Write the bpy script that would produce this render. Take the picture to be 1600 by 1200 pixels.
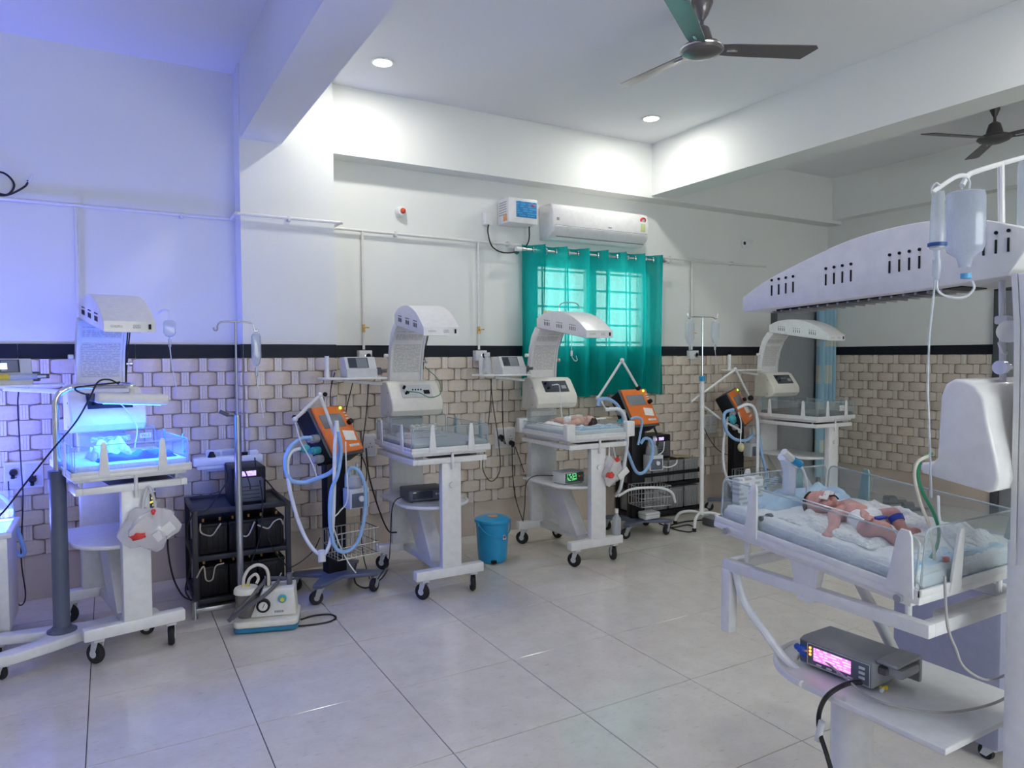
import bpy, bmesh, math, random
from mathutils import Vector, Matrix, noise
random.seed(7)
for o in list(bpy.data.objects): bpy.data.objects.remove(o)
SC = bpy.context.scene
COL = SC.collection
PI = math.pi
R = math.radians

# ------------------------------------------------------------------ camera
F, YAW, PITCH, ROLL, CH = 1100.0, R(29.85), R(-2.22), R(-0.28), 1.49
_f = Vector((math.sin(YAW)*math.cos(PITCH), math.cos(YAW)*math.cos(PITCH), math.sin(PITCH)))
_r = Vector((math.cos(YAW), -math.sin(YAW), 0)); _u = _r.cross(_f)
_c, _s = math.cos(ROLL), math.sin(ROLL)
CR, CU, CF = _c*_r+_s*_u, -_s*_r+_c*_u, _f
CAMP = Vector((0, 0, CH))
cd = bpy.data.cameras.new('camera'); cam = bpy.data.objects.new('camera', cd); COL.objects.link(cam)
cd.sensor_width = 36; cd.lens = F/1600*36; cd.clip_start = .05
cam.matrix_world = Matrix(((CR.x, CU.x, -CF.x, 0), (CR.y, CU.y, -CF.y, 0), (CR.z, CU.z, -CF.z, CH), (0, 0, 0, 1)))
SC.camera = cam
def ray(u, v): return CR*((u-800)/F)+CU*((600-v)/F)+CF
def aty(u, v, y): d = ray(u, v); return CAMP+d*(y/d.y)        # point of the place seen at (u, v) on the plane y
def atx(u, v, x): d = ray(u, v); return CAMP+d*(x/d.x)
def atz(u, v, z=0.): d = ray(u, v); return CAMP+d*((z-CH)/d.z)

# ------------------------------------------------------------------ world, view
w = bpy.data.worlds.new('world'); SC.world = w; w.use_nodes = True
bg = w.node_tree.nodes['Background']; bg.inputs[0].default_value = (.88, .95, 1, 1); bg.inputs[1].default_value = 6.0
SC.view_settings.view_transform = 'Standard'; SC.view_settings.look = 'None'
SC.view_settings.gamma = 1; SC.view_settings.use_curve_mapping = False
SC.view_settings.exposure = 0.12
LAMP_W = 9.0        # each ceiling downlight
BLUE_W = 14.0        # phototherapy lamp over the left warmer
CRIB_W = 24.0        # blue tubes of the phototherapy crib
FILL_W = 200.0        # broad ambient fill from a window added behind the camera

# ------------------------------------------------------------------ materials
MATS = {}
def mat(name, col, rough=.5, metal=0., var=.04, scale=30., bump=0., coat=0., spec=.5, trans=0., alpha=1., emit=None, es=0.):
    if name in MATS: return MATS[name]
    m = bpy.data.materials.new(name); m.use_nodes = True; nt = m.node_tree; N = nt.nodes; L = nt.links
    b = N['Principled BSDF']
    tc = N.new('ShaderNodeTexCoord'); nz = N.new('ShaderNodeTexNoise'); nz.inputs['Scale'].default_value = scale; nz.inputs['Detail'].default_value = 3
    L.new(tc.outputs['Object'], nz.inputs['Vector'])
    rp = N.new('ShaderNodeValToRGB')
    rp.color_ramp.elements[0].position = .3; rp.color_ramp.elements[1].position = .7
    rp.color_ramp.elements[0].color = tuple(max(0, c*(1-var)) for c in col)+(1,)
    rp.color_ramp.elements[1].color = tuple(min(1, c*(1+var)) for c in col)+(1,)
    L.new(nz.outputs['Fac'], rp.inputs['Fac']); L.new(rp.outputs['Color'], b.inputs['Base Color'])
    b.inputs['Roughness'].default_value = rough; b.inputs['Metallic'].default_value = metal
    b.inputs['Coat Weight'].default_value = coat; b.inputs['Specular IOR Level'].default_value = spec
    b.inputs['Transmission Weight'].default_value = trans; b.inputs['Alpha'].default_value = alpha
    if emit: b.inputs['Emission Color'].default_value = tuple(emit)+(1,); b.inputs['Emission Strength'].default_value = es
    if bump:
        bp = N.new('ShaderNodeBump'); bp.inputs['Strength'].default_value = bump; bp.inputs['Distance'].default_value = .01
        L.new(nz.outputs['Fac'], bp.inputs['Height']); L.new(bp.outputs['Normal'], b.inputs['Normal'])
    MATS[name] = m; return m
def nodes(m): return m.node_tree.nodes, m.node_tree.links

WHITE = mat('white_enamel', (.80, .80, .80), .32, coat=.2)
CREAM = mat('cream_plastic', (.80, .78, .70), .38)
GREYW = mat('pale_grey_plastic', (.66, .67, .68), .4)
GREY = mat('grey_plastic', (.33, .34, .36), .45)
DGREY = mat('dark_grey_plastic', (.10, .105, .12), .45)
SLATE = mat('slate_paint', (.11, .13, .19), .4)
BLACK = mat('black_plastic', (.011, .011, .014), .45, spec=.25)
RUBBER = mat('black_rubber', (.014, .014, .016), .7)
CABLE = mat('black_cable', (.012, .012, .014), .5)
CHROME = mat('chrome', (.75, .75, .77), .16, 1.)
STEEL = mat('brushed_steel', (.42, .43, .45), .33, 1.)
BRASS = mat('brass', (.65, .42, .15), .3, 1.)
ORANGE = mat('orange_panel', (.80, .20, .035), .42)
TEAL = mat('teal_plastic', (.06, .40, .48), .35)
CLIPTINT = mat('clip_acrylic_tint', (.25, .42, .42), .4)  # far-side clips: tint of light through the acrylic put into their colour
BLUEH = mat('blue_hose', (.30, .50, .82), .35)
WHITEH = mat('white_hose', (.78, .80, .84), .35)
BUCKET = mat('blue_bucket_plastic', (.02, .33, .66), .28)
PAPER = mat('paper', (.78, .77, .74), .7)
SHEET = mat('white_sheet', (.80, .82, .85), .9, bump=.5, scale=60)
BSHEET = mat('pale_blue_sheet', (.50, .68, .86), .9, bump=.4, scale=60)
COTTON = mat('cotton_wool', (.86, .87, .88), 1., bump=1., scale=90)
REDP = mat('red_print', (.75, .06, .05), .5)
YELLOW = mat('yellow_plastic', (.85, .65, .06), .4)
GREEN = mat('green_tube', (.02, .25, .13), .35)
SCREEN = mat('dark_screen', (.05, .06, .08), .12)
LSCREEN = mat('grey_screen', (.22, .24, .27), .2)
WALLP = mat('wall_paint', (.80, .815, .79), .75, var=.012, scale=2.5, bump=.05)
CEILP = mat('ceiling_paint', (.80, .805, .82), .85, var=.01, scale=2)
BASEBEIGE = mat('beige_tile_ground', (.36, .28, .22), .45)
STRAP = mat('beige_weave_tile', (.69, .60, .51), .34, var=.05, scale=45, bump=.25)
STRAPV = mat('pale_weave_tile', (.78, .70, .62), .36, var=.07, scale=70, bump=.2)
SKIRT = mat('plain_beige_tile', (.62, .53, .45), .3, var=.03, scale=8)
BORDER = mat('black_border_tile', (.010, .014, .022), .5, spec=.25)
GROUT = mat('dark_grout', (.10, .09, .08), .8)
DOORG = mat('grey_door_paint', (.30, .32, .34), .5)
DFRAME = mat('dark_grey_frame', (.07, .075, .085), .5)

def mk_floor():
    m = mat('polished_floor_tile', (.56, .53, .49), .13, spec=.5)
    N, L = nodes(m); b = N['Principled BSDF']
    tc = [n for n in N if n.type == 'TEX_COORD'][0]
    n1 = N.new('ShaderNodeTexNoise'); n1.inputs['Scale'].default_value = 7; n1.inputs['Detail'].default_value = 8; n1.inputs['Roughness'].default_value = .7
    n2 = N.new('ShaderNodeTexNoise'); n2.inputs['Scale'].default_value = 70; n2.inputs['Detail'].default_value = 4
    mp = N.new('ShaderNodeMapping'); mp.inputs['Scale'].default_value = (.35, 1, 1)
    oi = N.new('ShaderNodeObjectInfo'); ad = N.new('ShaderNodeVectorMath'); ad.operation = 'ADD'
    cm = N.new('ShaderNodeCombineXYZ'); mu = N.new('ShaderNodeMath'); mu.operation = 'MULTIPLY'; mu.inputs[1].default_value = 40
    L.new(oi.outputs['Random'], mu.inputs[0]); L.new(mu.outputs[0], cm.inputs['X'])
    L.new(tc.outputs['Object'], ad.inputs[0]); L.new(cm.outputs[0], ad.inputs[1])
    L.new(ad.outputs[0], mp.inputs['Vector']); L.new(mp.outputs['Vector'], n2.inputs['Vector']); L.new(ad.outputs[0], n1.inputs['Vector'])
    r1 = N.new('ShaderNodeValToRGB'); e = r1.color_ramp.elements
    e[0].position = .32; e[0].color = (.60, .56, .50, 1); e[1].position = .68; e[1].color = (.70, .66, .60, 1)
    r2 = N.new('ShaderNodeValToRGB'); e = r2.color_ramp.elements
    e[0].position = .26; e[0].color = (.82, .82, .82, 1); e[1].position = .40; e[1].color = (1, 1, 1, 1)
    mx = N.new('ShaderNodeMix'); mx.data_type = 'RGBA'; mx.blend_type = 'MULTIPLY'; mx.inputs[0].default_value = 1
    L.new(n1.outputs['Fac'], r1.inputs[0]); L.new(n2.outputs['Fac'], r2.inputs[0])
    L.new(r1.outputs[0], mx.inputs[6]); L.new(r2.outputs[0], mx.inputs[7]); L.new(mx.outputs[2], b.inputs['Base Color'])
    return m
FLOORT = mk_floor()

def mk_acrylic(name, tint, refl=.10, body=.06, bodycol=(.8, .85, .88)):
    m = bpy.data.materials.new(name); m.use_nodes = True; N, L = nodes(m); N.clear()
    out = N.new('ShaderNodeOutputMaterial'); tr = N.new('ShaderNodeBsdfTransparent'); tr.inputs[0].default_value = tint+(1,)
    gl = N.new('ShaderNodeBsdfGlossy'); gl.inputs['Roughness'].default_value = .04
    df = N.new('ShaderNodeBsdfDiffuse'); df.inputs[0].default_value = bodycol+(1,)
    nz = N.new('ShaderNodeTexNoise'); nz.inputs['Scale'].default_value = 14
    mr = N.new('ShaderNodeMapRange'); mr.inputs['To Min'].default_value = body*.92; mr.inputs['To Max'].default_value = body*1.08
    L.new(nz.outputs['Fac'], mr.inputs['Value'])
    lw = N.new('ShaderNodeLayerWeight'); lw.inputs[0].default_value = .5; pw = N.new('ShaderNodeMath'); pw.operation = 'POWER'; pw.inputs[1].default_value = 4
    fr = N.new('ShaderNodeMath'); fr.operation = 'MULTIPLY_ADD'; fr.inputs[1].default_value = .55; fr.inputs[2].default_value = refl*.35
    L.new(lw.outputs['Facing'], pw.inputs[0]); L.new(pw.outputs[0], fr.inputs[0])
    m1 = N.new('ShaderNodeMixShader'); m2 = N.new('ShaderNodeMixShader')
    L.new(mr.outputs[0], m1.inputs[0]); L.new(tr.outputs[0], m1.inputs[1]); L.new(df.outputs[0], m1.inputs[2])
    L.new(fr.outputs[0], m2.inputs[0]); L.new(m1.outputs[0], m2.inputs[1]); L.new(gl.outputs[0], m2.inputs[2])
    L.new(m2.outputs[0], out.inputs[0]); return m
ACRYL = mk_acrylic('clear_acrylic', (.93, .96, .97))
ACRYLE = mk_acrylic('acrylic_edge', (.75, .82, .84), .2, .45, (.75, .82, .84))
BAGM = mk_acrylic('clear_bag_film', (.86, .89, .92), .12, .34, (.80, .84, .90))
FLUID = mk_acrylic('saline_bottle', (.80, .84, .90), .15, .42, (.74, .79, .90))
JARM = mk_acrylic('smoked_jar', (.55, .52, .5), .15, .4, (.35, .32, .30))
GLASS = mk_acrylic('window_glass', (.95, .97, .97), .12, .04)
PLASTIC = mk_acrylic('crumpled_film', (.90, .90, .92), .2, .55, (.92, .90, .92))

def mk_curtain():
    m = bpy.data.materials.new('teal_curtain_cloth'); m.use_nodes = True; N, L = nodes(m); N.clear()
    out = N.new('ShaderNodeOutputMaterial'); tc = N.new('ShaderNodeTexCoord')
    mp = N.new('ShaderNodeMapping'); mp.inputs['Scale'].default_value = (160, 160, 14)
    nz = N.new('ShaderNodeTexNoise'); nz.inputs['Scale'].default_value = 1; nz.inputs['Detail'].default_value = 3
    L.new(tc.outputs['Object'], mp.inputs[0]); L.new(mp.outputs[0], nz.inputs['Vector'])
    rp = N.new('ShaderNodeValToRGB'); e = rp.color_ramp.elements
    e[0].position = .35; e[0].color = (.0, .22, .22, 1); e[1].position = .65; e[1].color = (.0, .31, .30, 1)
    L.new(nz.outputs['Fac'], rp.inputs[0])
    df = N.new('ShaderNodeBsdfDiffuse'); tl = N.new('ShaderNodeBsdfTranslucent'); tp = N.new('ShaderNodeBsdfTransparent')
    tl.inputs[0].default_value = (.03, .66, .58, 1); tp.inputs[0].default_value = (.70, .95, .88, 1)
    L.new(rp.outputs[0], df.inputs[0])
    a = N.new('ShaderNodeMixShader'); a.inputs[0].default_value = .36; b = N.new('ShaderNodeMixShader'); b.inputs[0].default_value = .085
    L.new(df.outputs[0], a.inputs[1]); L.new(tl.outputs[0], a.inputs[2]); L.new(a.outputs[0], b.inputs[1]); L.new(tp.outputs[0], b.inputs[2])
    L.new(b.outputs[0], out.inputs[0]); return m
CURTAIN = mk_curtain()

def mk_print(name, paper, ink, scale, thresh=.5, axis='Z', emit=0., cols=26.):
    """rows of print too small to read: broken ink bars"""
    m = mat(name, paper, .6); N, L = nodes(m); b = N['Principled BSDF']
    tc = [n for n in N if n.type == 'TEX_COORD'][0]
    sp = N.new('ShaderNodeSeparateXYZ'); L.new(tc.outputs['Generated'], sp.inputs[0])
    wv = N.new('ShaderNodeMath'); wv.operation = 'MULTIPLY'; wv.inputs[1].default_value = scale; L.new(sp.outputs[axis], wv.inputs[0])
    fr = N.new('ShaderNodeMath'); fr.operation = 'FRACT'; L.new(wv.outputs[0], fr.inputs[0])
    gt = N.new('ShaderNodeMath'); gt.operation = 'GREATER_THAN'; gt.inputs[1].default_value = thresh; L.new(fr.outputs[0], gt.inputs[0])
    fl = N.new('ShaderNodeMath'); fl.operation = 'FLOOR'; L.new(wv.outputs[0], fl.inputs[0])
    cx = N.new('ShaderNodeMath'); cx.operation = 'MULTIPLY'; cx.inputs[1].default_value = cols; L.new(sp.outputs['X'], cx.inputs[0])
    cb = N.new('ShaderNodeCombineXYZ'); L.new(cx.outputs[0], cb.inputs[0]); L.new(fl.outputs[0], cb.inputs[1])
    nz = N.new('ShaderNodeTexNoise'); nz.inputs['Scale'].default_value = .6; nz.inputs['Detail'].default_value = 1; L.new(cb.outputs[0], nz.inputs['Vector'])
    g2 = N.new('ShaderNodeMath'); g2.operation = 'GREATER_THAN'; g2.inputs[1].default_value = .46; L.new(nz.outputs['Fac'], g2.inputs[0])
    an = N.new('ShaderNodeMath'); an.operation = 'MULTIPLY'; L.new(gt.outputs[0], an.inputs[0]); L.new(g2.outputs[0], an.inputs[1])
    mx = N.new('ShaderNodeMix'); mx.data_type = 'RGBA'; mx.inputs[6].default_value = tuple(paper)+(1,); mx.inputs[7].default_value = tuple(ink)+(1,)
    L.new(an.outputs[0], mx.inputs[0]); L.new(mx.outputs[2], b.inputs['Base Color'])
    if emit: L.new(mx.outputs[2], b.inputs['Emission Color']); b.inputs['Emission Strength'].default_value = emit
    return m
INSTR = mk_print('instruction_print', (.70, .69, .67), (.44, .44, .47), 30, .6)
LABELP = mk_print('small_label_print', (.78, .78, .76), (.3, .3, .34), 5, .55, cols=14)
SCR_PINK = mk_print('pink_display', (.85, .22, .75), (1, .62, .80), 5, .5, emit=1.1, cols=16)
SCR_VIOLET = mk_print('violet_display', (.62, .40, .85), (.9, .85, 1), 4, .6, emit=.8, cols=6)
SCR_MON = mk_print('vital_signs_display', (.01, .02, .02), (.15, .75, .25), 6, .45, emit=.9, cols=9)
SCR_MON2 = mk_print('yellow_green_display', (.02, .02, .03), (.9, .75, .1), 5, .45, emit=.8, cols=9)
SCR_STAB = mk_print('blue_front_print', (.02, .22, .52), (.06, .38, .70), 7, .55, cols=8)
POSTER = mk_print('printed_curtain', (.36, .60, .74), (.68, .72, .66), 5, .5, cols=9)

# ------------------------------------------------------------------ mesh helpers
def box(bm, c, s, b=0., rot=None, seg=2):
    m = Matrix.Translation(Vector(c)) @ (rot.to_4x4() if rot is not None else Matrix()) @ Matrix.Diagonal((s[0], s[1], s[2], 1))
    r = bmesh.ops.create_cube(bm, size=1, matrix=m)
    if b:
        ed = list({e for v in r['verts'] for e in v.link_edges})
        bmesh.ops.bevel(bm, geom=ed, offset=b, segments=seg, affect='EDGES', profile=.5)
def orient(d):
    return Vector(d).to_track_quat('Z', 'Y').to_matrix().to_4x4()
def cyl(bm, p0, p1, r0, r1=None, n=16, caps=True):
    p0, p1 = Vector(p0), Vector(p1); d = p1-p0
    bmesh.ops.create_cone(bm, cap_ends=caps, segments=n, radius1=r0, radius2=r0 if r1 is None else r1, depth=d.length, matrix=Matrix.Translation((p0+p1)/2) @ orient(d))
def spline(pts, res=6, closed=False):
    P = [Vector(p) for p in pts]; n = len(P); out = []
    if n < 3: return P
    for i in range(n if closed else n-1):
        a = P[(i-1) % n] if closed or i > 0 else P[0]*2-P[1]
        b, c = P[i], P[(i+1) % n]
        d = P[(i+2) % n] if closed or i+2 < n else P[-1]*2-P[-2]
        for k in range(res):
            t = k/res
            out.append(.5*((2*b)+(c-a)*t+(2*a-5*b+4*c-d)*t*t+(3*b-a-3*c+d)*t**3))
    if not closed: out.append(P[-1])
    return out
def tube(bm, pts, r, n=8, res=6, closed=False, straight=False):
    P = [Vector(p) for p in pts] if straight else spline(pts, res, closed)
    rings = []; up = None
    for i, p in enumerate(P):
        a = P[i-1] if i > 0 else (P[-1] if closed else p); b = P[i+1] if i+1 < len(P) else (P[0] if closed else p)
        t = (b-a)
        if t.length < 1e-9: t = Vector((0, 0, 1))
        t.normalize()
        if up is None: up = t.orthogonal().normalized()
        up = (up-t*up.dot(t))
        if up.length < 1e-6: up = t.orthogonal()
        up.normalize(); s = t.cross(up)
        rings.append([bm.verts.new(p+(up*math.cos(2*PI*k/n)+s*math.sin(2*PI*k/n))*r) for k in range(n)])
    m = len(rings)
    for i in range(m if closed else m-1):
        A, B = rings[i], rings[(i+1) % m]
        for k in range(n): bm.faces.new((A[k], A[(k+1) % n], B[(k+1) % n], B[k]))
    if not closed: bm.faces.new(rings[0][::-1]); bm.faces.new(rings[-1])
def lathe(bm, prof, n=24, M=None, wob=None):
    M = M or Matrix(); rings = []
    for r, z in prof:
        if r < 1e-5: rings.append([bm.verts.new(M @ Vector((0, 0, z)))])
        else: rings.append([bm.verts.new(M @ Vector((r*math.cos(2*PI*k/n), r*math.sin(2*PI*k/n), z))) for k in range(n)])
    for A, B in zip(rings, rings[1:]):
        for k in range(n):
            k2 = (k+1) % n
            if len(A) == 1 and len(B) == 1: continue
            if len(A) == 1: bm.faces.new((A[0], B[k2], B[k]))
            elif len(B) == 1: bm.faces.new((A[k], A[k2], B[0]))
            else: bm.faces.new((A[k], A[k2], B[k2], B[k]))
def T(*c): return Matrix.Translation(Vector(c))
def prism(bm, poly, a, b, axis='x', bev=0., M=None):
    """polygon in the plane across the axis, pulled from a to b along it: x -> (y,z), y -> (x,z), z -> (x,y)"""
    f = {'x': lambda p, t: (t, p[0], p[1]), 'y': lambda p, t: (p[0], t, p[1]), 'z': lambda p, t: (p[0], p[1], t)}[axis]
    A = [bm.verts.new(f(p, a)) for p in poly]; B = [bm.verts.new(f(p, b)) for p in poly]
    n = len(poly); fs = [bm.faces.new(A), bm.faces.new(B[::-1])]
    for i in range(n): fs.append(bm.faces.new((A[i], B[i], B[(i+1) % n], A[(i+1) % n])))
    bmesh.ops.recalc_face_normals(bm, faces=fs)
    if M is not None: bmesh.ops.transform(bm, matrix=M, verts=A+B)
    if bev:
        ed = list(fs[0].edges)+list(fs[1].edges)
        bmesh.ops.bevel(bm, geom=ed, offset=bev, segments=3, affect='EDGES', profile=.5)
def ball(bm, c, r, n=12, rot=None):
    r = (r, r, r) if isinstance(r, (int, float)) else r
    bmesh.ops.create_uvsphere(bm, u_segments=n+4, v_segments=n, radius=1, matrix=T(*c) @ (rot.to_4x4() if rot is not None else Matrix()) @ Matrix.Diagonal((r[0], r[1], r[2], 1)))
def ring(bm, c, axis, Rr, r, n=20, m=6):
    o = T(*c) @ orient(axis)
    pts = [o @ Vector((Rr*math.cos(2*PI*k/n), Rr*math.sin(2*PI*k/n), 0)) for k in range(n)]
    tube(bm, pts, r, m, 1, True)
def quad(bm, a, b, c, d, th=.001):
    a, b, c, d = map(Vector, (a, b, c, d)); nrm = (b-a).cross(d-a).normalized()*th
    A = [bm.verts.new(p) for p in (a, b, c, d)]; B = [bm.verts.new(p+nrm) for p in (a, b, c, d)]
    bm.faces.new(B); bm.faces.new(A[::-1])
    for i in range(4): bm.faces.new((A[i], A[(i+1) % 4], B[(i+1) % 4], B[i]))
def rpoly(x0, y0, x1, y1, r, n=4):
    out = []
    for cx, cy, a0 in ((x1-r, y1-r, 0), (x0+r, y1-r, 90), (x0+r, y0+r, 180), (x1-r, y0+r, 270)):
        for k in range(n+1):
            a = R(a0+90*k/n); out.append((cx+r*math.cos(a), cy+r*math.sin(a)))
    return out
def mesh_of(name, bm, m, ang=35):
    me = bpy.data.meshes.new(name); bmesh.ops.recalc_face_normals(bm, faces=bm.faces[:]) if False else None
    bm.to_mesh(me); bm.free()
    for ms in (m if isinstance(m, (list, tuple)) else [m]): me.materials.append(ms)
    me.polygons.foreach_set('use_smooth', [True]*len(me.polygons)); me.set_sharp_from_angle(angle=R(ang)); me.update()
    return me
def link(name, me, parent=None, loc=None, rot=None):
    o = bpy.data.objects.new(name, me); COL.objects.link(o)
    if parent: o.parent = parent
    if loc is not None: o.location = loc
    if rot is not None: o.rotation_euler = rot
    return o
def part(name, m, parent, *ops, xf=None, ang=35):
    bm = bmesh.new()
    for op in ops: op[0](bm, *op[1:])
    if xf is not None: bmesh.ops.transform(bm, matrix=xf, verts=bm.verts[:])
    return link(name, mesh_of(name, bm, m, ang), parent)
def tag(o, label=None, cat=None, group=None, kind=None):
    if label: o['label'] = label
    if cat: o['category'] = cat
    if group: o['group'] = group
    if kind: o['kind'] = kind
    return o
def thing(name, label, cat, loc=(0, 0, 0), rz=0., group=None):
    o = bpy.data.objects.new(name, None); COL.objects.link(o); o.empty_display_size = .1
    o.location = loc; o.rotation_euler = (0, 0, rz); return tag(o, label, cat, group)
def struct(name, m, *ops, parent=None):
    o = part(name, m, parent, *ops); o['kind'] = 'structure'; return o
def inst(o, parent, loc, rot=(0, 0, 0), scale=None):
    c = o.copy(); COL.objects.link(c); c.parent = parent; c.location = loc; c.rotation_euler = rot
    if scale: c.scale = scale
    return c
def text(name, s, m, size, M, parent=None, depth=.0006, align='CENTER'):
    cu = bpy.data.curves.new(name, 'FONT'); cu.body = s; cu.size = size; cu.extrude = depth; cu.align_x = align; cu.align_y = 'CENTER'; cu.resolution_u = 2
    to = bpy.data.objects.new(name, cu); COL.objects.link(to); dg = bpy.context.evaluated_depsgraph_get()
    me = bpy.data.meshes.new_from_object(to.evaluated_get(dg)); bpy.data.objects.remove(to)
    me.transform(M); me.materials.clear(); me.materials.append(m)
    return link(name, me, parent)

# ------------------------------------------------------------------ the room
YW, YP, XR, XL, YF, ZC = 5.22, 5.0, 7.16, -3.0, -3.0, 3.44
PX0, PX1 = .79, 1.42
WX0, WX1, WZ0, WZ1 = 3.24, 4.52, 1.54, 2.32
floor = struct('floor', GROUT, (box, ((XL+XR)/2, (YF+YW)/2, -.056), (XR-XL+.4, YW-YF+.4, .10)))
tb = bmesh.new(); box(tb, (0, 0, -.005), (.5965, .5965, .010), .0012, None, 1)
tile_me = mesh_of('floor_tile', tb, FLOORT)
gx, gy, i = -.105-.6*5, 3.56-.6*11, 0
for a in range(18):
    for b in range(15):
        x0, x1 = max(XL, gx+.6*a), min(XR, gx+.6*a+.6); y0, y1 = max(YF, gy+.6*b), min(YW, gy+.6*b+.6)
        if x1-x0 < .03 or y1-y0 < .03: continue
        t = link('floor_tile', tile_me, floor, ((x0+x1)/2, (y0+y1)/2, random.uniform(-.0004, .0004)))
        t.scale = ((x1-x0)/.6, (y1-y0)/.6, 1)
ceiling = struct('ceiling', CEILP, (box, ((XL+XR)/2, (YF+YW)/2, ZC+.06), (XR-XL+.4, YW-YF+.4, .12)))
wall_back = struct('wall_back', WALLP,
    (box, ((XL+WX0)/2-.05, YW+.1, ZC/2), (WX0-XL+.1, .2, ZC)), (box, ((WX1+XR)/2+.1, YW+.1, ZC/2), (XR-WX1+.2, .2, ZC)),
    (box, ((WX0+WX1)/2, YW+.1, WZ0/2), (WX1-WX0, .2, WZ0)), (box, ((WX0+WX1)/2, YW+.1, (WZ1+ZC)/2), (WX1-WX0, .2, ZC-WZ1)))
wall_right = struct('wall_right', WALLP, (box, (XR+.1, (YF+YW)/2, ZC/2), (.2, YW-YF+.2, ZC)))
wall_left = struct('wall_left', WALLP, (box, (XL-.1, (YF+YW)/2, ZC/2), (.2, YW-YF+.2, ZC)))
FX0, FX1, FZ0, FZ1 = .2, 4.0, .95, 2.45  # opening shaped for the added fill window
wall_front = struct('wall_front', WALLP, (box, ((XL+FX0)/2-.1, YF-.1, ZC/2), (FX0-XL+.2, .2, ZC)), (box, ((FX1+XR)/2+.1, YF-.1, ZC/2), (XR-FX1+.2, .2, ZC)), (box, ((FX0+FX1)/2, YF-.1, FZ0/2), (FX1-FX0, .2, FZ0)), (box, ((FX0+FX1)/2, YF-.1, (FZ1+ZC)/2), (FX1-FX0, .2, ZC-FZ1)))
fill_win = struct('fill_window', WHITE, *[(box, (FX0+(FX1-FX0)*k/4, YF-.08, (FZ0+FZ1)/2), (.05, .05, FZ1-FZ0)) for k in range(5)], (box, ((FX0+FX1)/2, YF-.08, FZ0+.02), (FX1-FX0, .05, .05)), (box, ((FX0+FX1)/2, YF-.08, FZ1-.02), (FX1-FX0, .05, .05)))  # unseen window, added to give the fill light a place
for k in range(4): part('pane', GLASS, fill_win, (box, (FX0+(FX1-FX0)*(k+.5)/4, YF-.09, (FZ0+FZ1)/2), ((FX1-FX0)/4-.05, .005, FZ1-FZ0-.06)))
dl = bpy.data.lights.new('window_fill_light', 'AREA'); dl.shape = 'RECTANGLE'; dl.size = FX1-FX0-.1; dl.size_y = FZ1-FZ0-.1; dl.energy = FILL_W; dl.color = (1, .94, .85)  # added area light that raises the ambient level of the room
dlo = bpy.data.objects.new('window_fill_light', dl); COL.objects.link(dlo); dlo.location = ((FX0+FX1)/2, YF-.03, (FZ0+FZ1)/2); dlo.rotation_euler = (R(90), 0, PI)
pillar = struct('wall_pillar', WALLP, (box, ((PX0+PX1)/2, (YP+YW)/2+.02, ZC/2), (PX1-PX0, YW-YP+.04, ZC)))
struct('trim_1', WALLP, (box, (.933, (YF+YP)/2+.01, 3.20), (.266, YP-YF+.02, .50)))
struct('trim_2', WALLP, (box, ((PX1+XR)/2, YW-.085+.02, 3.20), (XR-PX1, .21, .50)))
struct('trim_3', WALLP, (box, (4.53, (YF+5.06)/2, 3.205), (.27, 5.06-YF, .47)))
struct('trim_4', WALLP, (box, (XR-.07, (YF+5.06)/2, 3.215), (.18, 5.06-YF, .46)))

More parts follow.
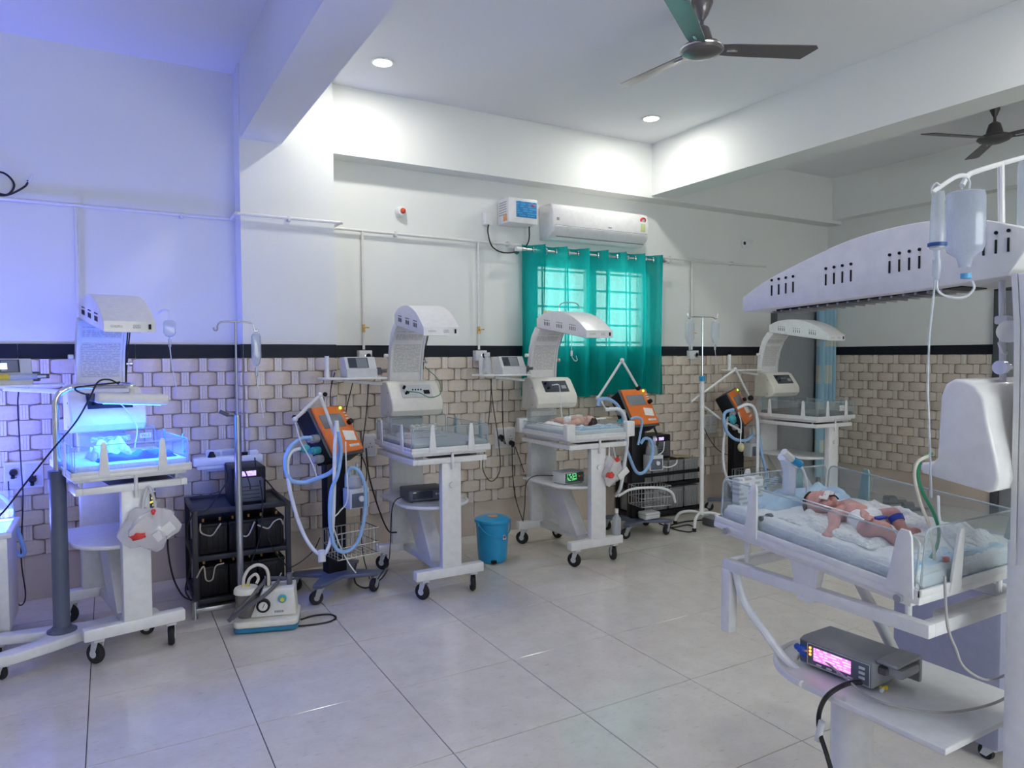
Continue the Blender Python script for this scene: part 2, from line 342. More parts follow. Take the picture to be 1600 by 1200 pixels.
# woven dado: horizontal strips that dip under short uprights, black border above, plain skirting below
PER, CRS, Z0, NC = .225, .0931, .28, 13
def strip_bm():
    bm = bmesh.new(); L = .164; st = [-.5, -.42, -.20, .20, .42, .5]; dep = [.001, .010, .018, .018, .010, .001]; hh = [.036, .0425, .0455, .0455, .0425, .036]
    top = [[bm.verts.new((L*s, 0, h)), bm.verts.new((L*s, -d, h-.003)), bm.verts.new((L*s, -d, -h+.003)), bm.verts.new((L*s, 0, -h))] for s, d, h in zip(st, dep, hh)]
    for A, B in zip(top, top[1:]):
        for k in range(3): bm.faces.new((A[k], A[k+1], B[k+1], B[k]))
    bm.faces.new(top[0][::-1]); bm.faces.new(top[-1]); return bm
strip_me = mesh_of('weave_strip', strip_bm(), STRAP, 50)
def dado(wall, segs, M, near):
    """segs: (s0, s1) runs along the wall; M maps (s, out, z) to the place; near(s) = True where strips are built one by one"""
    rot = M.to_3x3().to_euler(); bmS = bmesh.new(); bmV = bmesh.new(); bmB = bmesh.new(); nS = 0
    for s0, s1 in segs:
        box(bmB, ((s0+s1)/2, -.004, Z0+NC*CRS/2), (s1-s0, .008, NC*CRS))
        for c in range(NC):
            z = Z0+(c+.5)*CRS; off = (c % 2)*PER/2
            k0 = math.floor((s0-off)/PER)
            for k in range(k0, math.ceil((s1-off)/PER)+1):
                sc = off+k*PER; a, b = max(s0, sc-.082), min(s1, sc+.082)
                if b-a > .02:
                    if near((a+b)/2):
                        o = link('weave_strip', strip_me, wall, M @ Vector(((a+b)/2, -.008, z)), rot); o.scale = ((b-a)/.164, 1, 1)
                    else:
                        nS += 1; box(bmS, ((a+b)/2, -.013, z), (b-a, .012, .087))
                for j in (-1, 0, 1):
                    v = sc+PER/2+j*.0152
                    if s0+.008 < v < s1-.008: box(bmV, (v, -.013, z), (.0138, .012, CRS-.003))
        n = max(1, round((s1-s0)/.6)); l = (s1-s0)/n
        for k in range(n):
            o = part('border_tile', BORDER, wall, (box, (s0+(k+.5)*l, -.006, 1.49+.047), (l-.003, .012, .092), .0015, None, 1), xf=M)
            o = part('skirting_tile', SKIRT, wall, (box, (s0+(k+.5)*l, -.005, Z0/2), (l-.002, .010, Z0-.002), .0015, None, 1), xf=M)
    for nm, bm, m in (('tile_ground', bmB, BASEBEIGE), ('weave_uprights', bmV, STRAPV), ('weave_strips', bmS, STRAP)):
        if not bm.verts: bm.free(); continue
        bmesh.ops.transform(bm, matrix=M, verts=bm.verts[:]); o = link(nm, mesh_of(nm, bm, m), wall); o['kind'] = 'stuff'
DX0, DX1 = 6.22, 7.02
dado(wall_back, [(XL, PX0), (PX1, DX0)], T(0, YW, 0), lambda s: -.62 < s < 5.35)
dado(pillar, [(PX0, PX1)], T(0, YP, 0), lambda s: True)
MR = Matrix(((0, 1, 0, XR), (-1, 0, 0, 0), (0, 0, 1, 0), (0, 0, 0, 1)))
dado(wall_right, [(-YW, -3.44)], MR, lambda s: True)
dado(pillar, [(0, YW-YP)], Matrix(((0, 1, 0, PX0), (-1, 0, 0, YW), (0, 0, 1, 0), (0, 0, 0, 1))), lambda s: True)

# window, grille, sky outside comes from the world
win = struct('window_1', WHITE, (box, (WX0+.02, YW+.06, (WZ0+WZ1)/2), (.04, .05, WZ1-WZ0)), (box, (WX1-.02, YW+.06, (WZ0+WZ1)/2), (.04, .05, WZ1-WZ0)),
    (box, ((WX0+WX1)/2, YW+.06, WZ0+.02), (WX1-WX0, .05, .04)), (box, ((WX0+WX1)/2, YW+.06, WZ1-.02), (WX1-WX0, .05, .04)), (box, ((WX0+WX1)/2-.02, YW+.06, (WZ0+WZ1)/2), (.11, .05, WZ1-WZ0)))
for x0, x1 in ((WX0+.04, 3.805), (3.915, WX1-.04)):
    part('pane', GLASS, win, (box, ((x0+x1)/2, YW+.07, (WZ0+WZ1)/2), (x1-x0, .005, WZ1-WZ0-.08)))
for k in range(5):
    part('grille_bar', GREY, win, (box, ((WX0+WX1)/2, YW+.12, WZ0+.08+k*.16), (WX1-WX0, .012, .018)))
for k in range(5):
    part('grille_bar', GREY, win, (box, (WX0+.15+k*.25, YW+.135, (WZ0+WZ1)/2), (.014, .012, WZ1-WZ0)))

# doors
d1 = struct('door_1', DOORG, (box, ((DX0+DX1)/2, YW-.012, 1.10), (DX1-DX0-.1, .03, 2.2), .003))
part('door_frame', DFRAME, d1, (box, (DX0+.025, YW-.02, 1.12), (.05, .06, 2.24), .004), (box, (DX1-.025, YW-.02, 1.12), (.05, .06, 2.24), .004), (box, ((DX0+DX1)/2, YW-.02, 2.225), (DX1-DX0, .06, .05), .004))
part('door_handle', STEEL, d1, (cyl, (DX0+.12, YW-.03, 1.0), (DX0+.12, YW-.07, 1.0), .01), (cyl, (DX0+.12, YW-.07, 1.0), (DX0+.22, YW-.07, 1.0), .009))
d2 = struct('door_2', DOORG, (box, (XR-.012, 2.95, 1.04), (.03, .86, 2.08), .003))
part('door_frame', DFRAME, d2, (box, (XR-.02, 3.41, 1.06), (.06, .07, 2.14), .004), (box, (XR-.02, 2.49, 1.06), (.06, .07, 2.14), .004), (box, (XR-.02, 2.95, 2.105), (.06, .99, .07), .004))
part('door_handle', STEEL, d2, (cyl, (XR-.03, 3.3, 1.0), (XR-.07, 3.3, 1.0), .01), (cyl, (XR-.07, 3.3, 1.0), (XR-.07, 3.2, 1.0), .009))

# ------------------------------------------------------------------ ceiling lamps and fans
def downlight(x, y, label, seen=True, p=1.):
    t = thing('downlight', label, 'light', (x, y, ZC), 0, 'recessed ceiling downlights')
    part('trim_ring', WHITE, t, (lathe, [(.062, 0), (.075, -.002), (.075, -.008), (.062, -.010), (.062, 0)], 32))
    em = mat('lit_diffuser', (.9, .9, .9), .5, emit=(1, .99, .93), es=14)
    part('diffuser', em, t, (lathe, [(0, -.004), (.062, -.004), (.062, -.006), (0, -.006)], 32))
    l = bpy.data.lights.new('downlight_lamp', 'AREA'); l.shape = 'DISK'; l.size = .12; l.energy = LAMP_W*p; l.color = (1, .985, .93)
    lo = bpy.data.objects.new('lamp', l); COL.objects.link(lo); lo.parent = t; lo.location = (0, 0, -.014)
downlight(1.62, 4.52, 'round lit ceiling downlight nearest the left beam')
downlight(3.91, 4.50, 'round lit ceiling downlight above the green curtain')
downlight(1.62, 1.25, 'round lit ceiling downlight behind the viewer, left row')
downlight(3.91, 1.25, 'round lit ceiling downlight behind the viewer, right row')
downlight(-1.6, 1.8, 'round lit ceiling downlight in the left bay', p=.55)
downlight(5.9, 1.2, 'unseen ceiling downlight added to brighten the right bay', p=.6)  # out-of-view lamp added to lift the dim right bay

FANM = mat('bronze_fan_enamel', (.17, .155, .16), .3, .55, coat=.4)
FAND = mat('dark_fan_enamel', (.085, .08, .078), .38, .3)
def fan(c, hubz, angs, m, label, trim, cs=1.):
    t = thing('ceiling_fan', label, 'fan', (c[0], c[1], ZC), 0, 'ceiling fans')
    h = hubz-ZC
    part('canopy', m, t, (lathe, [(.0, 0), (.055*cs, 0), (.06*cs, -.03*cs), (.035*cs, -.09*cs), (.014, -.12*cs), (0, -.12*cs)], 24))
    part('down_rod', m, t, (cyl, (0, 0, -.05), (0, 0, h+.09), .011))
    mo = part('motor_housing', m, t, (lathe, [(.013, h+.13), (.04, h+.11), (.055, h+.06), (.06, h+.035), (.10, h+.02), (.115, h), (.105, h-.02), (.06, h-.038), (.0, h-.042)], 32))
    part('rim', trim, mo, (ring, (0, 0, h-.002), (0, 0, 1), .115, .006, 32))
    bm = bmesh.new()
    pr = [(.10, -.045), (.16, -.052), (.62, -.062), (.64, -.04), (.585, .058), (.16, .048), (.10, .04)]
    prism(bm, pr, -.003, .003, 'z'); bmesh.ops.transform(bm, matrix=Matrix.Rotation(R(-11), 4, 'X'), verts=bm.verts[:])
    bme = mesh_of('blade', bm, m)
    bm = bmesh.new(); box(bm, (.145, 0, .006), (.10, .035, .006), .002); box(bm, (.17, 0, -.006), (.06, .016, .004), .001)
    bmesh.ops.transform(bm, matrix=Matrix.Rotation(R(-11), 4, 'X'), verts=bm.verts[:]); kme = mesh_of('blade_bracket', bm, CHROME)
    for a in angs:
        b = link('blade', bme, t, (0, 0, h), (0, 0, a)); link('blade_bracket', kme, b)
f1 = (2.86, 2.88); hz = 3.165
def ang_to(u, v, c, z): p = atz(u, v, z); return math.atan2(p.y-c[1], p.x-c[0])
a0 = ang_to(1262, 82, f1, hz)
fan(f1, hz, [a0, a0+2*PI/3, a0-2*PI/3], FANM, 'large bronze three-blade ceiling fan in the middle bay', CHROME)
f2 = (6.13, 2.99); a0 = ang_to(1435, 208, f2, 3.20)
fan(f2, 3.20, [a0, a0+2*PI/3, a0-2*PI/3], FAND, 'small dark ceiling fan beyond the right-hand beam', FAND, .6)

# ------------------------------------------------------------------ pipes and wall fittings
PIPEM = mat('painted_pipe', (.78, .78, .76), .4)
run = thing('gas_pipe', 'thin white gas pipe running along the wall at head height', 'pipe', (0, 0, 0))
PZ = 2.445
part('pipe', PIPEM, run, (tube, [(XL+.02, YW-.03, PZ+.012), (.70, YW-.03, PZ), (.755, YW-.035, PZ), (.757, YP-.02, PZ), (.77, YP-.03, PZ), (.85, YP-.03, PZ), (1.42, YP-.03, PZ), (1.455, YP-.03, PZ)], .011, 8, 4))
part('pipe', PIPEM, run, (tube, [(1.455, YP-.03, PZ), (1.455, YW-.04, PZ), (1.50, YW-.03, PZ), (2.6, YW-.03, PZ-.008), (6.1, YW-.03, PZ-.01)], .011, 8, 1))
for x, y in ((-.55, YW), (.45, YW), (1.10, YP), (1.95, YW), (2.95, YW), (4.75, YW), (5.6, YW)):
    part('clamp', GREYW, run, (box, (x, y-.02, PZ-.005), (.022, .04, .035), .003))
def gas_drop(x, label, zbot=1.50, valve=True, zoff=0.):
    t = thing('gas_drop', label, 'gas outlet', (x, YW, 0), 0, 'wall gas outlets below the pipe')
    part('pipe', PIPEM, t, (tube, [(0, -.03, PZ-.01), (0, -.03, zbot+.05)], .010, 8, 1, False, True))
    if valve:
        v = part('valve', BRASS, t, (cyl, (0, -.03, 1.68), (0, -.03, 1.74), .012), (cyl, (0, -.03, 1.71), (0, -.06, 1.71), .007))
        part('lever', BRASS, v, (box, (.012, -.064, 1.715), (.045, .005, .009), .001))
        b = part('outlet_box', GREYW, t, (box, (0, -.045, zbot), (.10, .065, .085), .004))
        part('outlet_ring', CHROME, b, (ring, (.018, -.08, zbot), (0, 1, 0), .022, .006))
        part('outlet_core', BLACK, b, (cyl, (.018, -.077, zbot), (.018, -.082, zbot), .019), (cyl, (.018, -.08, zbot), (.018, -.094, zbot), .008))
gas_drop(-.15, 'white drop pipe on the wall behind the blue-lit warmer', valve=False, zbot=1.55)
gas_drop(1.685, 'gas outlet with brass valve behind the empty warmer beside the bucket')
gas_drop(2.665, 'gas outlet with brass valve left of the green curtain')
gas_drop(5.04, 'gas outlet box behind the white drip stand')

def socket(x, z, w, h, label, y=YW, plug=None, cords=()):
    t = thing('wall_socket', label, 'socket', (x, y, z), 0, 'wall sockets on the tiled dado')
    part('plate', WHITE, t, (box, (0, -.03, 0), (w, .03, h), .006))
    n = max(1, int(w/.085))
    for k in range(n):
        cx = -w/2+(k+.5)*w/n
        s = part('module', GREYW, t, (box, (cx, -.046, 0), (w/n-.015, .004, h-.03), .002))
        part('pin_hole', BLACK, s, *[(cyl, (cx+a, -.0475, b), (cx+a, -.0495, b), .004, None, 8) for a, b in ((-.012, -.012), (.012, -.012), (0, .014))])
    for px, pz in (plug or ()):
        part('plug', BLACK, t, (cyl, (px, -.046, pz), (px, -.085, pz), .022, .017), (box, (px, -.075, pz-.02), (.02, .02, .03), .004))
    return t
S1 = socket(-.46, .785, .20, .165, 'white socket plate with two plugs left of the grey post', plug=[(-.05, .02), (.045, -.03)])
S2 = socket(.66, .79, .19, .15, 'white socket plate behind the battery rack and pole', plug=[(-.04, -.01)])
S3 = socket(2.905, .805, .19, .17, 'white socket plate with black plugs left of the occupied warmer', plug=[(-.05, .01), (.05, -.045)])
S4 = socket(5.285, .80, .18, .19, 'white socket plate right of the white drip stand')
S5 = socket(1.72, .82, .10, .17, 'narrow white socket plate behind the orange ventilator')

al = thing('fire_alarm', 'small round white alarm with red centre high on the wall', 'alarm', (2.0, YW, 2.615))
part('base', WHITE, al, (lathe, [(0, 0), (.045, 0), (.045, .02), (.03, .045), (0, .05)], 24, Matrix.Rotation(R(90), 4, 'X')))
part('lens', mat('red_lens', (.7, .08, .03), .3), al, (ball, (0.005, -.05, .005), (.022, .02, .022)))
jb = thing('junction_box', 'small round white junction box with loose wire high on wall', 'junction box', (5.80, YW, 2.66))
part('cup', WHITE, jb, (lathe, [(0, 0), (.05, 0), (.05, .02), (.035, .024), (0, .024)], 20, Matrix.Rotation(R(90), 4, 'X')))
part('hole', BLACK, jb, (cyl, (-.015, -.02, 0), (-.015, -.026, 0), .018))
part('wire', WHITEH, jb, (tube, [(0, -.025, 0), (.04, -.05, .03), (.09, -.04, .03), (.07, -.03, -.01)], .004))
wl = thing('wire_coil', 'loose black wire loop sticking out of the left wall', 'wire', (-.5, YW, 2.55))
part('loop', CABLE, wl, (tube, [aty(u, v, YW-.03)-Vector((-.5, YW, 2.55)) for u, v in ((-30, 268), (5, 270), (22, 288), (12, 304), (-10, 300))], .006), (tube, [aty(u, v, YW-.03)-Vector((-.5, YW, 2.55)) for u, v in ((-20, 302), (10, 305), (38, 292), (44, 282))], .006))
part('clip', WHITEH, wl, (tube, [aty(u, v, YW-.03)-Vector((-.5, YW, 2.55)) for u, v in ((40, 285), (47, 282), (50, 272))], .006))

# ------------------------------------------------------------------ curtain, air conditioner, stabiliser
rodz, rody = 2.388, 5.10
rod = thing('curtain_rod', 'steel curtain rod across the top of the green curtain', 'curtain rod', (3.8, rody, rodz))
part('rod', CHROME, rod, (cyl, (-.79, 0, 0), (.83, 0, 0), .012))
for x in (-.76, .78): part('rod_bracket', CHROME, rod, (cyl, (x, 0, 0), (x, YW-rody, 0), .009), (cyl, (x, YW-rody-.012, 0), (x, YW-rody, 0), .028), (cyl, (x-.015, 0, 0), (x+.015, 0, 0), .02))
part('finial', WHITE, rod, (cyl, (-.83, 0, 0), (-.78, 0, 0), .02)); part('finial', WHITE, rod, (cyl, (.82, 0, 0), (.85, 0, 0), .018))
def curtain(x0, x1, zb0, zb1, nf, label, ph):
    t = thing('curtain', label, 'curtain', ((x0+x1)/2, rody, rodz), 0, 'green window curtains')
    cx = (x0+x1)/2; bm = bmesh.new(); nx, nz = nf*24, 22; V = []
    for j in range(nz+1):
        f = j/nz; row = []
        for i in range(nx+1):
            s = i/nx; a = s*nf*2*PI+ph
            x = x0+(x1-x0)*(s+.012*math.sin(a*2)*(1-f))-cx
            am = .066*(1-.15*f)+.014*math.sin(s*9+f*3)
            w_ = math.sin(a+.35*f*math.sin(s*7)); y = am*math.copysign(abs(w_)**.6, w_)+.012*math.sin(3*a+5*f)*f
            zt = .048+.006*math.sin(a*1.0+1); zb = zb0+(zb1-zb0)*s-rodz
            row.append(bm.verts.new((x+.01*math.sin(f*4+s*11)*f, y, zt+(zb-zt)*f+.006*math.sin(a)*f)))
        V.append(row)
    for j in range(nz):
        for i in range(nx): bm.faces.new((V[j][i], V[j+1][i], V[j+1][i+1], V[j][i+1]))
    link('cloth', mesh_of('cloth', bm, CURTAIN, 180), t)
    for k in range(2*nf):
        s = (k*PI-ph)/(nf*2*PI)
        if 0.01 < s < .99: part('eyelet', CHROME, t, (ring, (x0+(x1-x0)*s-cx, 0, 0), (1, .5*(-1)**k, 0), .024, .006, 18))
curtain(3.05, 3.74, 1.15, 1.135, 3, 'left green curtain panel with a white-lit window behind', .6)
curtain(3.72, 4.57, 1.135, 1.135, 4, 'right green curtain panel, the wider of the two', .2)

ac = thing('air_conditioner', 'white wall-mounted split air conditioner above the green curtain', 'air conditioner', (3.80, YW, 2.645))
apr = [(0, .145), (-.16, .145), (-.195, .13), (-.215, .06), (-.215, -.04), (-.195, -.10), (-.12, -.15), (0, -.145)]
part('body', WHITE, ac, (prism, apr, -.525, .525, 'x', .012))
part('flap', WHITE, ac, (prism, [(-.217, -.045), (-.219, -.05), (-.198, -.105), (-.135, -.148), (-.13, -.143), (-.19, -.10), (-.212, -.045)], -.50, .50, 'x'))
part('flap_gap', DGREY, ac, (box, (0, -.2165, -.046), (1.0, .003, .005)), (box, (.02, -.168, -.130), (.96, .004, .004), 0, Matrix.Rotation(R(35), 3, 'X')))
part('emblem', mat('emblem_grey', (.35, .35, .37), .4, .4), ac, (box, (-.47, -.213, .01), (.03, .006, .026), .002), (box, (.08, -.216, -.02), (.035, .004, .010), .001))
st = part('rating_sticker', mat('sticker_yellow_green', (.55, .62, .30), .6), ac, (box, (.455, -.2165, .012), (.05, .004, .07), .001))
part('sticker_badge', REDP, st, (cyl, (.455, -.205, .08), (.455, -.218, .072), .03, None, 20))
part('badge_centre', WHITE, st, (cyl, (.455, -.207, .08), (.455, -.2195, .072), .018, None, 20))

sb = thing('voltage_stabilizer', 'white voltage stabilizer with blue front panel beside the air conditioner', 'stabilizer', (3.0, YW, 2.69))
part('case', WHITE, sb, (box, (0, -.10, 0), (.28, .19, .205), .008))
part('front_panel', SCR_STAB, sb, (box, (.03, -.197, .012), (.195, .006, .13), .002))
part('indicator', REDP, sb, (box, (.09, -.201, .05), (.035, .004, .012), .001))
part('side_vent', GREY, sb, *[(box, (-.141, -.10, .07-.02*k), (.004, .12, .006)) for k in range(6)])
part('side_label', mat('sticker_orange', (.75, .35, .15), .6), sb, (box, (-.142, -.14, -.06), (.003, .06, .05), .001))
part('plug_box', WHITE, sb, (box, (-.25, -.03, -.06), (.07, .06, .10), .006))
part('power_cord', CABLE, sb, (tube, [(-.25, -.05, -.11), (-.26, -.06, -.18), (-.22, -.06, -.29), (-.10, -.05, -.33), (.06, -.05, -.30), (.13, -.06, -.22), (.12, -.09, -.10)], .006))

# printed curtain pulled to the corner side of the grey door
pc = thing('door_curtain', 'blue printed curtain bunched beside the grey corner door', 'curtain', (7.0, YW-.11, 0))
bm = bmesh.new(); V = []
for j in range(13):
    z = .12+(2.22-.12)*j/12
    V.append([bm.verts.new((-.13+.26*i/36, .045*math.sin(i/36*4*2*PI+.4*math.sin(z*3)), z)) for i in range(37)])
for j in range(12):
    for i in range(36): bm.faces.new((V[j][i], V[j][i+1], V[j+1][i+1], V[j+1][i]))
link('cloth', mesh_of('cloth', bm, POSTER, 180), pc)
part('rod', STEEL, pc, (cyl, (-.78, 0, 2.24), (.14, 0, 2.24), .01))
for x in (-.76, .12): part('rod_bracket', STEEL, pc, (box, (x, .05, 2.24), (.03, .11, .03), .004))

# ------------------------------------------------------------------ shared small makers
def wheel_parts(parent, x, y, r=.05, fork=GREYW, ztop=.13, rz=0., w=.03):
    c = part('caster', fork, parent, (box, (x, y, ztop-.012), (.045, .045, .012), .002), (prism, [(-.02, ztop-.01), (.02, ztop-.01), (.035, r-.01), (.012, r-.012)], -w/2-.006, -w/2-.002, 'x', 0, T(x, y, 0) @ Matrix.Rotation(rz, 4, 'Z')),
             (prism, [(-.02, ztop-.01), (.02, ztop-.01), (.035, r-.01), (.012, r-.012)], w/2+.002, w/2+.006, 'x', 0, T(x, y, 0) @ Matrix.Rotation(rz, 4, 'Z')))
    M = T(x, y, 0) @ Matrix.Rotation(rz, 4, 'Z') @ T(0, .02, r) @ Matrix.Rotation(R(90), 4, 'Y')
    part('wheel', RUBBER, c, (lathe, [(0, -w/2), (r*.55, -w/2), (r*.9, -w/2), (r, -w/4), (r, w/4), (r*.9, w/2), (r*.55, w/2), (0, w/2)], 24), xf=M)
    part('hub', fork, c, (cyl, (0, 0, -w/2-.003), (0, 0, w/2+.003), r*.4), xf=M)
def cast(parent, spots, **k):
    for (x, y, a) in spots: wheel_parts(parent, x, y, rz=a, **k)
def worldtube(name, m, parent, pts, r, n=8, res=6, off=None):
    inv = Matrix()
    if parent is not None: inv = (T(*parent.location) @ Matrix.Rotation(parent.rotation_euler.z, 4, 'Z')).inverted()
    return part(name, m, parent, (tube, [inv @ Vector(p) for p in pts], r, n, res))
def crumple(bm, c, s, seed, amp=.35, sub=3):
    r = bmesh.ops.create_icosphere(bm, subdivisions=sub, radius=1)
    for v in r['verts']:
        d = noise.noise(v.co*1.6+Vector((seed, 0, 0)))*amp+abs(noise.noise(v.co*4+Vector((0, seed, 0))))*amp*.7
        v.co = Vector((v.co.x*s[0], v.co.y*s[1], v.co.z*s[2]))*(1+d)+Vector(c)
def pump_bottle(bm): pass

# ------------------------------------------------------------------ radiant warmers
HOOD = dict(bot=[(-.41, 1.62), (.245, 1.714)], top=[(.245, 1.785), (.15, 1.818), (.04, 1.828), (-.08, 1.822), (-.2, 1.79), (-.3, 1.745), (-.41, 1.672)])
HOOD5 = dict(bot=[(-.447, 1.634), (.17, 1.660), (.34, 1.672)], top=[(.40, 1.765), (.34, 1.79), (.273, 1.813), (.151, 1.829), (.04, 1.826), (-.063, 1.813), (-.18, 1.783), (-.293, 1.748), (-.38, 1.715), (-.447, 1.680)])
BOXP = [(.36, 1.085), (.36, 1.31), (.33, 1.325), (.25, 1.325), (.215, 1.31), (.135, 1.205), (.118, 1.17), (.12, 1.13), (.15, 1.095), (.20, 1.085)]
BOX5 = [(.188, 1.222), (.183, 1.207), (.19, 1.195), (.34, 1.172), (.357, 1.18), (.365, 1.205), (.355, 1.26), (.338, 1.33), (.328, 1.39), (.31, 1.418), (.285, 1.43), (.262, 1.432), (.242, 1.42), (.231, 1.39), (.225, 1.24), (.215, 1.228)]
def warmer(x, y, rot, label, tilt=0., front_post=True, hood=HOOD, hood_yaw=0., boxp=BOXP, panel=SCREEN, groups=3, shelf_side=-1, big=False, trayz=0., low_panels=False, pad=None):
    t = thing('radiant_warmer', label, 'radiant warmer', (x, y, 0), rot, 'radiant warmer beds')
    yb = -.10 if big else -.36
    part('base_bar', WHITE, t, (box, (0, yb, .155), (.30 if big else .46, .06, .06), .008)); part('base_bar', WHITE, t, (box, (0, .36, .155), (.46, .06, .06), .008))
    part('centre_bar', WHITE, t, (box, (0, (yb+.36)/2, .15), (.07, .32-yb, .045), .006))
    cast(t, [(-.12 if big else -.165, yb, .5), (.12 if big else .165, yb, -.3), (-.165, .36, .7), (.165, .36, .2)])
    if front_post: part('front_post', WHITE, t, (box, (.01, -.36, .52), (.13, .05, .68), .006))
    part('rear_post', WHITE, t, (box, (0, .38 if big else .355, .62), (.24, .06, .88), .010))
    # shelf with a rounded front
    sp = [(-.225, .28), (.225, .28)]+[(.225*math.cos(a), -.12-.20*math.sin(a)) for a in [PI*k/14 for k in range(15)]]
    part('shelf', WHITE, t, (prism, sp, .535, .552, 'z', .004))
    part('shelf_rim', WHITE, t, (tube, [(p[0], p[1], .548) for p in sp[2:]], .011, 8, 2))
    part('brace', WHITE, t, (prism, [(.33, .53), (.06, .53), (-.20, .175), (.02, .175)], -.05, .05, 'x', .004)) if not big else None
    zr = .828 if big else .855
    rf = part('rail_frame', WHITE, t, (box, (-.235, -.075, zr), (.03, .65, .034), .003), (box, (.235, -.075, zr), (.03, .65, .034), .003), (box, (0, -.385, zr), (.44, .03, .034), .003), (box, (0, .235, zr), (.44, .03, .034), .003))
    if not big: part('cassette_tray', DGREY, rf, (box, (.06, -.05, zr+.004), (.30, .50, .006), .001))
    XF = T(0, 0, .93+trayz) @ Matrix.Rotation(-tilt, 4, 'X')
    bt = part('bed_tray', WHITE, t, (box, (0, -.09, -.014), (.54, .66, .022), .005), (box, (0, -.09, -.034), (.50, .60, .018), .004), xf=XF)
    part('tray_lip', WHITE, bt, *[(box, c, s, .002) for c, s in (((-.266, -.09, .004), (.008, .66, .018)), ((.266, -.09, .004), (.008, .66, .018)), ((0, -.416, .004), (.54, .008, .018)), ((0, .236, .004), (.54, .008, .018)))], xf=XF)
    for px, py in ((-.22, -.33), (.22, -.33), (-.22, .18), (.22, .18)): part('tray_support', WHITE, t, (cyl, (px*.98, py, zr), (px*.98, py, .905+trayz-math.tan(tilt)*py), .008, None, 10))
    part('mattress', pad or SHEET, t, (box, (0, -.09, .020), (.505, .625, .040), .012), xf=XF)
    ph = .135 if not low_panels else .07
    for nm, pl in (('l', rpoly(-.40, .006, .22, ph, .02)), ('r', rpoly(-.40, .006, .22, ph, .02))):
        sx = -.258 if nm == 'l' else .258
        o = part('side_panel', ACRYL, t, (prism, pl, sx-.0025, sx+.0025, 'x'), xf=XF)
        part('panel_edge', ACRYLE, o, (tube, [(sx, p[0], p[1]) for p in pl], .0028, 6, 1, True, True), xf=XF)
    for yy in (-.408, .228):
        pl = rpoly(-.25, .006, .25, ph+(.025 if yy > 0 else 0), .02)
        o = part('end_panel', ACRYL, t, (prism, pl, yy-.0025, yy+.0025, 'y'), xf=XF)
        part('panel_edge', ACRYLE, o, (tube, [(p[0], yy, p[1]) for p in pl], .0028, 6, 1, True, True), xf=XF)
    br = [(-.024, -.012), (.024, -.012), (.012, ph), (.007, ph+.014), (-.007, ph+.014), (-.012, ph)]
    bk = [(-.27, yy, 'x') for yy in (-.27, .10)]+[(.27, yy, 'x') for yy in (-.27, .10)]+[(xx, -.420, 'y') for xx in (-.13, .13)]
    if big: bk = [(-.27, yy, 'x') for yy in (-.27, .19)]+[(.27, yy, 'x') for yy in (-.27, .19)]+[(xx, -.420, 'y') for xx in (-.13, .13)]+[(.12, .24, 'y')]
    if low_panels:
        bk = []
        for cx_, cy_ in ((-.262, -.412), (.262, -.412), (-.262, .232), (.262, .232)): part('corner_block', WHITE, t, (box, (cx_, cy_, .035), (.07, .05, .11), .006), xf=XF)
    for k, (a, b, ax) in enumerate(bk):
        q = [(p[0]*(1.5 if big and b == .19 else 1)+(b if ax == 'x' else a), p[1]) for p in br]; e = a if ax == 'x' else b
        part('panel_clip', CLIPTINT if ((a < 0 and big) or (a > 0 and ax == 'x' and not big)) else WHITE, t, (prism, q, e-.004, e+.004, ax, .0015), xf=XF)  # clips behind the acrylic get its tint as their own colour
    # curved column with instruction sheet
    back = [(.385, 1.0), (.385, 1.30), (.378, 1.45), (.355, 1.56), (.315, 1.655), (.26, 1.72)]
    fr = [(.345, 1.0), (.345, 1.30), (.335, 1.44), (.31, 1.54), (.27, 1.63), (.20, 1.70)]
    if big: back = [(.42, 1.0), (.42, 1.4), (.42, 1.6), (.42, 1.68)]; fr = [(.372, 1.0), (.372, 1.4), (.37, 1.55), (.362, 1.675)]
    part('column', WHITE, t, (prism, back+fr[::-1], -.122, .122, 'x', .006), (prism, [(fr[0][0]-.012, 1.0), fr[0]]+fr[1:]+[(a-.012, b) for a, b in fr[-1:0:-1]], -.122, -.110, 'x'), (prism, [(fr[0][0]-.012, 1.0), fr[0]]+fr[1:]+[(a-.012, b) for a, b in fr[-1:0:-1]], .110, .122, 'x'))
    bm = bmesh.new(); sf = spline([(0, a-.002, b) for a, b in fr], 4); sf = [p for p in sf if 1.36 < p.z < 1.68]
    A = [[bm.verts.new((sx, p.y, p.z)) for p in sf] for sx in (-.098, .098)]; B = [[bm.verts.new((sx, p.y-.0012, p.z)) for p in sf] for sx in (-.098, .098)]
    for i in range(len(sf)-1): bm.faces.new((B[0][i], B[0][i+1], B[1][i+1], B[1][i])); bm.faces.new((A[1][i], A[1][i+1], A[0][i+1], A[0][i]))
    link('instruction_sheet', mesh_of('instruction_sheet', bm, INSTR, 180), t)
    # control box
    cbm = CREAM if not big else WHITE
    cb = part('control_box', cbm, t, (prism, boxp, -.185, .185, 'x', .012 if not big else .008))
    if not big:
        n = Vector((0, -.105, .08)).normalized(); a = Vector((0, .205, 1.297)); b = Vector((0, .143, 1.2155)); o = n*.002
        pn = part('control_panel', panel, cb, (quad, b+o+Vector((-.10, 0, 0)), b+o+Vector((.12, 0, 0)), a+o+Vector((.12, 0, 0)), a+o+Vector((-.10, 0, 0)), .003))
        def pp(fx, fz): return b+(a-b)*fz+Vector((-.10+.22*fx, 0, 0))+n*.005
        part('connector', BLACK, cb, (cyl, pp(.10, .75), pp(.10, .75)+n*.02, .010), (cyl, pp(.13, .3), pp(.13, .3)+n*.025, .008), (cyl, pp(.2, .35), pp(.2, .35)+n*.015, .007))
